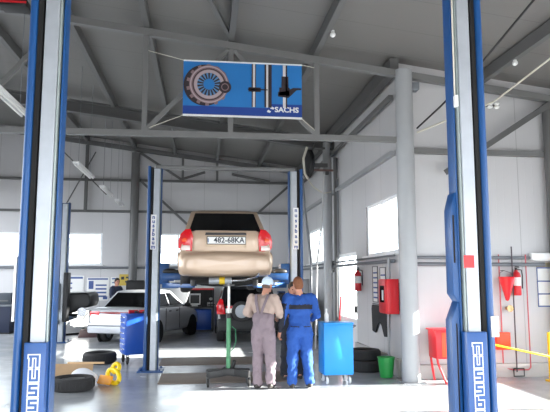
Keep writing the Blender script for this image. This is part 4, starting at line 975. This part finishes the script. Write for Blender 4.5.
flat('logo_mark', M_white, logo, -.0065)
cx, cz = -.58, .07
def ann(r0, r1, n=40, x=0, z=0, sx=1.):
    def fn(b, y): b.lathe([(r0, y-.001), (r1, y-.001), (r1, y+.003), (r0, y+.003)], n, 'y', (cx+x, 0, cz+z), closed=True)
    return fn
def cl(name, m, r0, r1, y, x=0, z=0): flat(name, m, ann(r0, r1, 40, x, z), y)
mb_lt = mat('banner_disc_light', (172, 156, 160), .5)
cl('clutch_disc', mb_dim, .001, .36, -.007, -.07, -.015)
def lug(b, y):
    for k in range(14):
        a = 2*pi*k/14+.2; M = Matrix.Translation((cx-.02+.335*cos(a), 0, cz+.335*sin(a)-.01)) @ Matrix.Rotation(-a, 4, 'Y'); b.box(-.028, .028, y-.001, y+.003, -.03, .03, M)
flat('lug_print', mb_mid, lug, -.0085)
cl('clutch_ring', mb_mid, .25, .335, -.0095); cl('clutch_ring', mb_lt, .30, .322, -.0105); cl('clutch_ring', mb_dim, .262, .28, -.0105); cl('clutch_ring', mb_lt, .195, .252, -.011); cl('clutch_ring', mb_dim, .001, .2, -.0115)
def fing(b, y):
    for k in range(18):
        a = 2*pi*k/18; M = Matrix.Translation((cx, 0, cz)) @ Matrix.Rotation(-a, 4, 'Y'); b.prism([(.09, -.006), (.2, -.017), (.2, .017), (.09, .006)], 'y', y-.001, y+.003) if False else b._add([M @ Vector(v) for v in ((.09,y,-.005),(.2,y,-.018),(.2,y,.018),(.09,y,.005),(.09,y+.003,-.005),(.2,y+.003,-.018),(.2,y+.003,.018),(.09,y+.003,.005))], [(0,1,2,3),(7,6,5,4),(0,4,5,1),(1,5,6,2),(2,6,7,3),(3,7,4,0)])
flat('diaphragm_springs', mat('banner_finger_blue', (84, 128, 172), .5), fing, -.0135); cl('clutch_hub', mb_sky, .001, .095, -.0145)
cl('release_bearing', mb_dim, .001, .105, -.0155, .27, -.04); cl('release_bearing', mb_mid, .05, .065, -.0175, .27, -.04)
def rods(b, y):
    for x, w in ((.18, .035), (.43, .05), (.72, .035)): b.box(x-w, x+w, y, y+.003, -.3, H2-.03)
flat('shock_rods', mat('banner_rod_pale', (206, 204, 204), .4), rods, -.006)
def rodd(b, y):
    for x, w in ((.155, .01), (.38, .014), (.46, .03), (.745, .012), (.21, .006)): b.box(x-w, x+w, y, y+.003, -.3, H2-.03)
    b.box(.09, .30, y, y+.003, -.03, .045); b.box(.08, .42, y, y+.003, -.0, .02); b.box(.62, .8, y, y+.003, -.08, .06); b.prism([(.6, -.1), (.78, -.12), (.92, .02), (1.0, .03), (1.0, .06), (.86, .06), (.74, .0), (.6, -.02)], 'y', y, y+.003); b.box(.1, .26, y, y+.003, -.3, -.06) if False else None
    b.box(.66, .78, y, y+.003, .06, .26)
flat('shock_absorbers', mb_dim, rodd, -.0085)
def lights_(b, y):
    for x in (.17, .40, .71): b.box(x-.008, x+.008, y, y+.002, -.29, .44)
flat('shock_highlight', M_white, lights_, -.0105) if False else None
for s, zz, X2, Z2 in ((-1, H2, -1.02-.635, 5.6), (-1, -H2, -1.0-.635, 4.22), (1, H2, 1.93-.635, 5.4), (1, -H2, 1.93-.635, 4.25)):
    MB().tube([(s*W2, 0, zz*.98), (X2, .1, Z2-4.93)], .006, 6).build('hanging_cord', M_rope, T)
# tube lamps
def tube_lamp(label, loc, ln, rz):
    T = thing('tube_lamp', label, 'ceiling lamp', loc, rz, group='tube lamps hanging in the hall')
    MB().box(-.07, .07, -ln/2, ln/2, 0, .05).build('housing', M_white, T, bevel=.01)
    for s in (-1, 1):
        MB().cyl((s*.035, -ln/2+.04, -.02), (s*.035, ln/2-.04, -.02), .018, 10).build('tube', M_paper, T, smooth=True)
        MB().cyl((0, s*ln*.35, .05), (0, s*ln*.35, roofz(loc[0])-loc[2]), .005, 6).build('hanging_rod', M_pipe, T)
LX = -2.76
tube_lamp('largest white tube lamp of the row, between near left post and middle lift', (LX, 14.1, 4.2), 1.9, 0)
tube_lamp('second white tube lamp in the row, beyond the largest one', (LX, 17.4, 4.2), 1.8, 0)
tube_lamp('smallest white tube lamp, hanging just before the far column', (LX, 20.0, 4.2), 1.3, 0)
tube_lamp('long white tube lamp at the left edge beside near left post', (LX, 8.5, 4.22), 1.8, 0)
T = thing('floodlight', 'small dark floodlight near the top of the round column', 'floodlight', (3.64, 10.02, 5.12)); b = MB(); b.prism([(-.05, -.06), (.12, -.1), (.12, .1), (-.05, .06)], 'z', -.07, .07); b.build('lamp_body', M_pipe, T, bevel=.01); MB().box(-.1, -.03, -.02, .02, -.02, .02).build('bracket', M_black, T)
T = thing('ceiling_projector', 'dark ceiling lamp with reddish stripe hanging beside the near left lift post', 'lamp', (-2.86, 9.0, 5.86)); MB().box(-.2, .2, -.15, .15, -.12, .0).build('housing', M_black, T, bevel=.02); MB().box(-.2, .2, -.16, -.15, -.08, -.05).build('red_stripe', M_red, T); MB().cyl((0, 0, 0), (0, 0, .62), .015, 8).build('rod', M_pipe, T)
pipe('white_cable', 'white cable running up right from insulator to the roof', [(5.16, 9.7, 4.9), (5.5, 9.7, 5.1), (6.6, 9.7, 5.95-.7)], .02, M_rope, 'cable') if False else None
pipe('white_cable', 'thick white cable sloping from right edge down behind the lift post to column', [(6.5, 9.85, 5.2), (5.9, 9.85, 5.3), (5.14, 9.9, 4.88), (4.24, 9.95, 4.55), (3.62, 9.98, 4.24)], .014, M_rope, 'cable') if False else None
pipe('white_cable', 'thick white cable sloping behind the right lift post to the column', [(5.74, 8.1, 5.34), (5.62, 8.3, 5.28), (5.43, 8.6, 5.2), (5.11, 9.86, 4.86), (4.24, 9.86, 4.5), (3.66, 9.84, 4.25)], .017, M_rope, 'cable')
pipe('black_cable', 'thin black cable sloping up from the column towards the roof', [(3.64, 9.78, 4.31), (3.78, 9.0, 4.5), (4.02, 8, 4.89), (4.24, 7, 5.34), (4.34, 6.65, 5.53)], .016, M_black, 'cable')
T = thing('cable_insulator', 'pair of white insulators on the cable beside right lift post', 'insulator', (5.14, 9.95, 4.82))
for s in (-1, 1):
    b = MB(); b.lathe([(.001, -.06), (.03, -.06), (.05, -.03), (.03, 0), (.05, .03), (.03, .06), (.001, .06)], 14, 'z', (s*.06, 0, 0)); b.build('insulator', M_paper, T, smooth=True)
MB().box(-.12, .12, .02, .06, -.02, .02).build('bracket', M_steel, T)
for x, y, lb in ((2.0, 9.0, 'small white bulb under roof purlin right of the banner'), (5.0, 8.9, 'small white bulb under roof purlin right of near lift post')):
    T = thing('ceiling_bulb', lb, 'bulb', (x, y, roofz(x)-.25)); b = MB(); b.ell((0, 0, -.03), (.045, .045, .045)); b.build('globe', M_paper, T, smooth=True); MB().cyl((0, 0, 0), (0, 0, .04), .03, 10).build('socket', M_white, T)

# a pale neighbouring house seen through the far window
T = thing('neighbour_house', 'pale house glimpsed through the far window', 'house', (-7.0, 44, -.25)); MB().box(-3, 3.2, 0, 8, 0, 4.2).build('walls', mat('house_wall', (214, 218, 224), .8), T); MB().prism([(-3.5, 4.2), (3.7, 4.2), (.1, 6.2)], 'y', -.4, 8.4).build('roof', mat('house_roof', (150, 158, 172), .8), T)
for x in (-1.8, .2, 1.9): MB().box(x-.45, x+.45, -.03, 0, 1.4, 2.8).build('window', mat('house_window', (90, 110, 140), .3), T)

# ------------------------------------------------------------------ light, sky, camera
SUN_E = atan(.31); az = Vector((-1, .035, -.31)).normalized()
sl = bpy.data.lights.new('sun', 'SUN'); sl.energy = 42; sl.angle = radians(.6); sl.color = (1, .95, .87)
so = bpy.data.objects.new('sun', sl); COL.objects.link(so); so.rotation_euler = az.to_track_quat('-Z', 'Y').to_euler(); so.location = (20, 5, 8)
w = bpy.data.worlds.new('sky'); SC.world = w; w.use_nodes = True; nt = w.node_tree; bg = nt.nodes['Background']
bg.inputs['Color'].default_value = (.88, .94, 1, 1); bg.inputs['Strength'].default_value = 7.6
def portal(loc, rot, sx, sy):
    l = bpy.data.lights.new('portal', 'AREA'); l.shape = 'RECTANGLE'; l.size = sx; l.size_y = sy; l.cycles.is_portal = True
    o = bpy.data.objects.new('portal', l); COL.objects.link(o); o.location = loc; o.rotation_euler = rot
for a, c in ((-6.5, -2.2), (-1.4, 3.2), (4.0, 8.2)): portal(((a+c)/2, Y0-.07, 1.65), (pi/2, 0, 0), c-a, 3.3)
for a, c in BWIN: portal(((a+c)/2, YB+.07, 2.74), (-pi/2, 0, 0), c-a, 1.08)
for a, c in RWIN+[DOOR[:2]]: portal((XR+.07, (a+c)/2, 2.74 if (a, c) != DOOR[:2] else 1.5), (0, pi/2, 0), 1.08 if (a, c) != DOOR[:2] else 1.5, c-a)
portal((XE+.07, (GATE[0]+GATE[1])/2, 2.07), (0, pi/2, 0), 1.7, GATE[1]-GATE[0]); portal((XE+.07, .25, 1.85), (0, pi/2, 0), 3.5, 6.5)
for a in (2, 7, 12, 16.6): portal((XL-.07, a+1.8, 2.9), (0, -pi/2, 0), 3.4, 3.6)
F = 600.; TH = atan(73/600); PS = atan(72*cos(TH)/600)
cd = bpy.data.cameras.new('camera'); cd.sensor_fit = 'HORIZONTAL'; cd.sensor_width = 36; cd.lens = 36*F/550; cd.clip_start = .05; cd.clip_end = 300
co = bpy.data.objects.new('camera', cd); COL.objects.link(co); co.location = (0, 0, 1.72); co.rotation_euler = (pi/2+TH, 0, -PS); SC.camera = co
SC.view_settings.view_transform = 'Standard'; SC.view_settings.look = 'None'; SC.view_settings.exposure = .55; SC.view_settings.gamma = 1; SC.view_settings.use_curve_mapping = False
SC.cycles.max_bounces = 12; SC.cycles.diffuse_bounces = 6; SC.cycles.use_denoising = True; SC.cycles.sample_clamp_indirect = 8
SC.cycles.caustics_reflective = False; SC.cycles.caustics_refractive = False
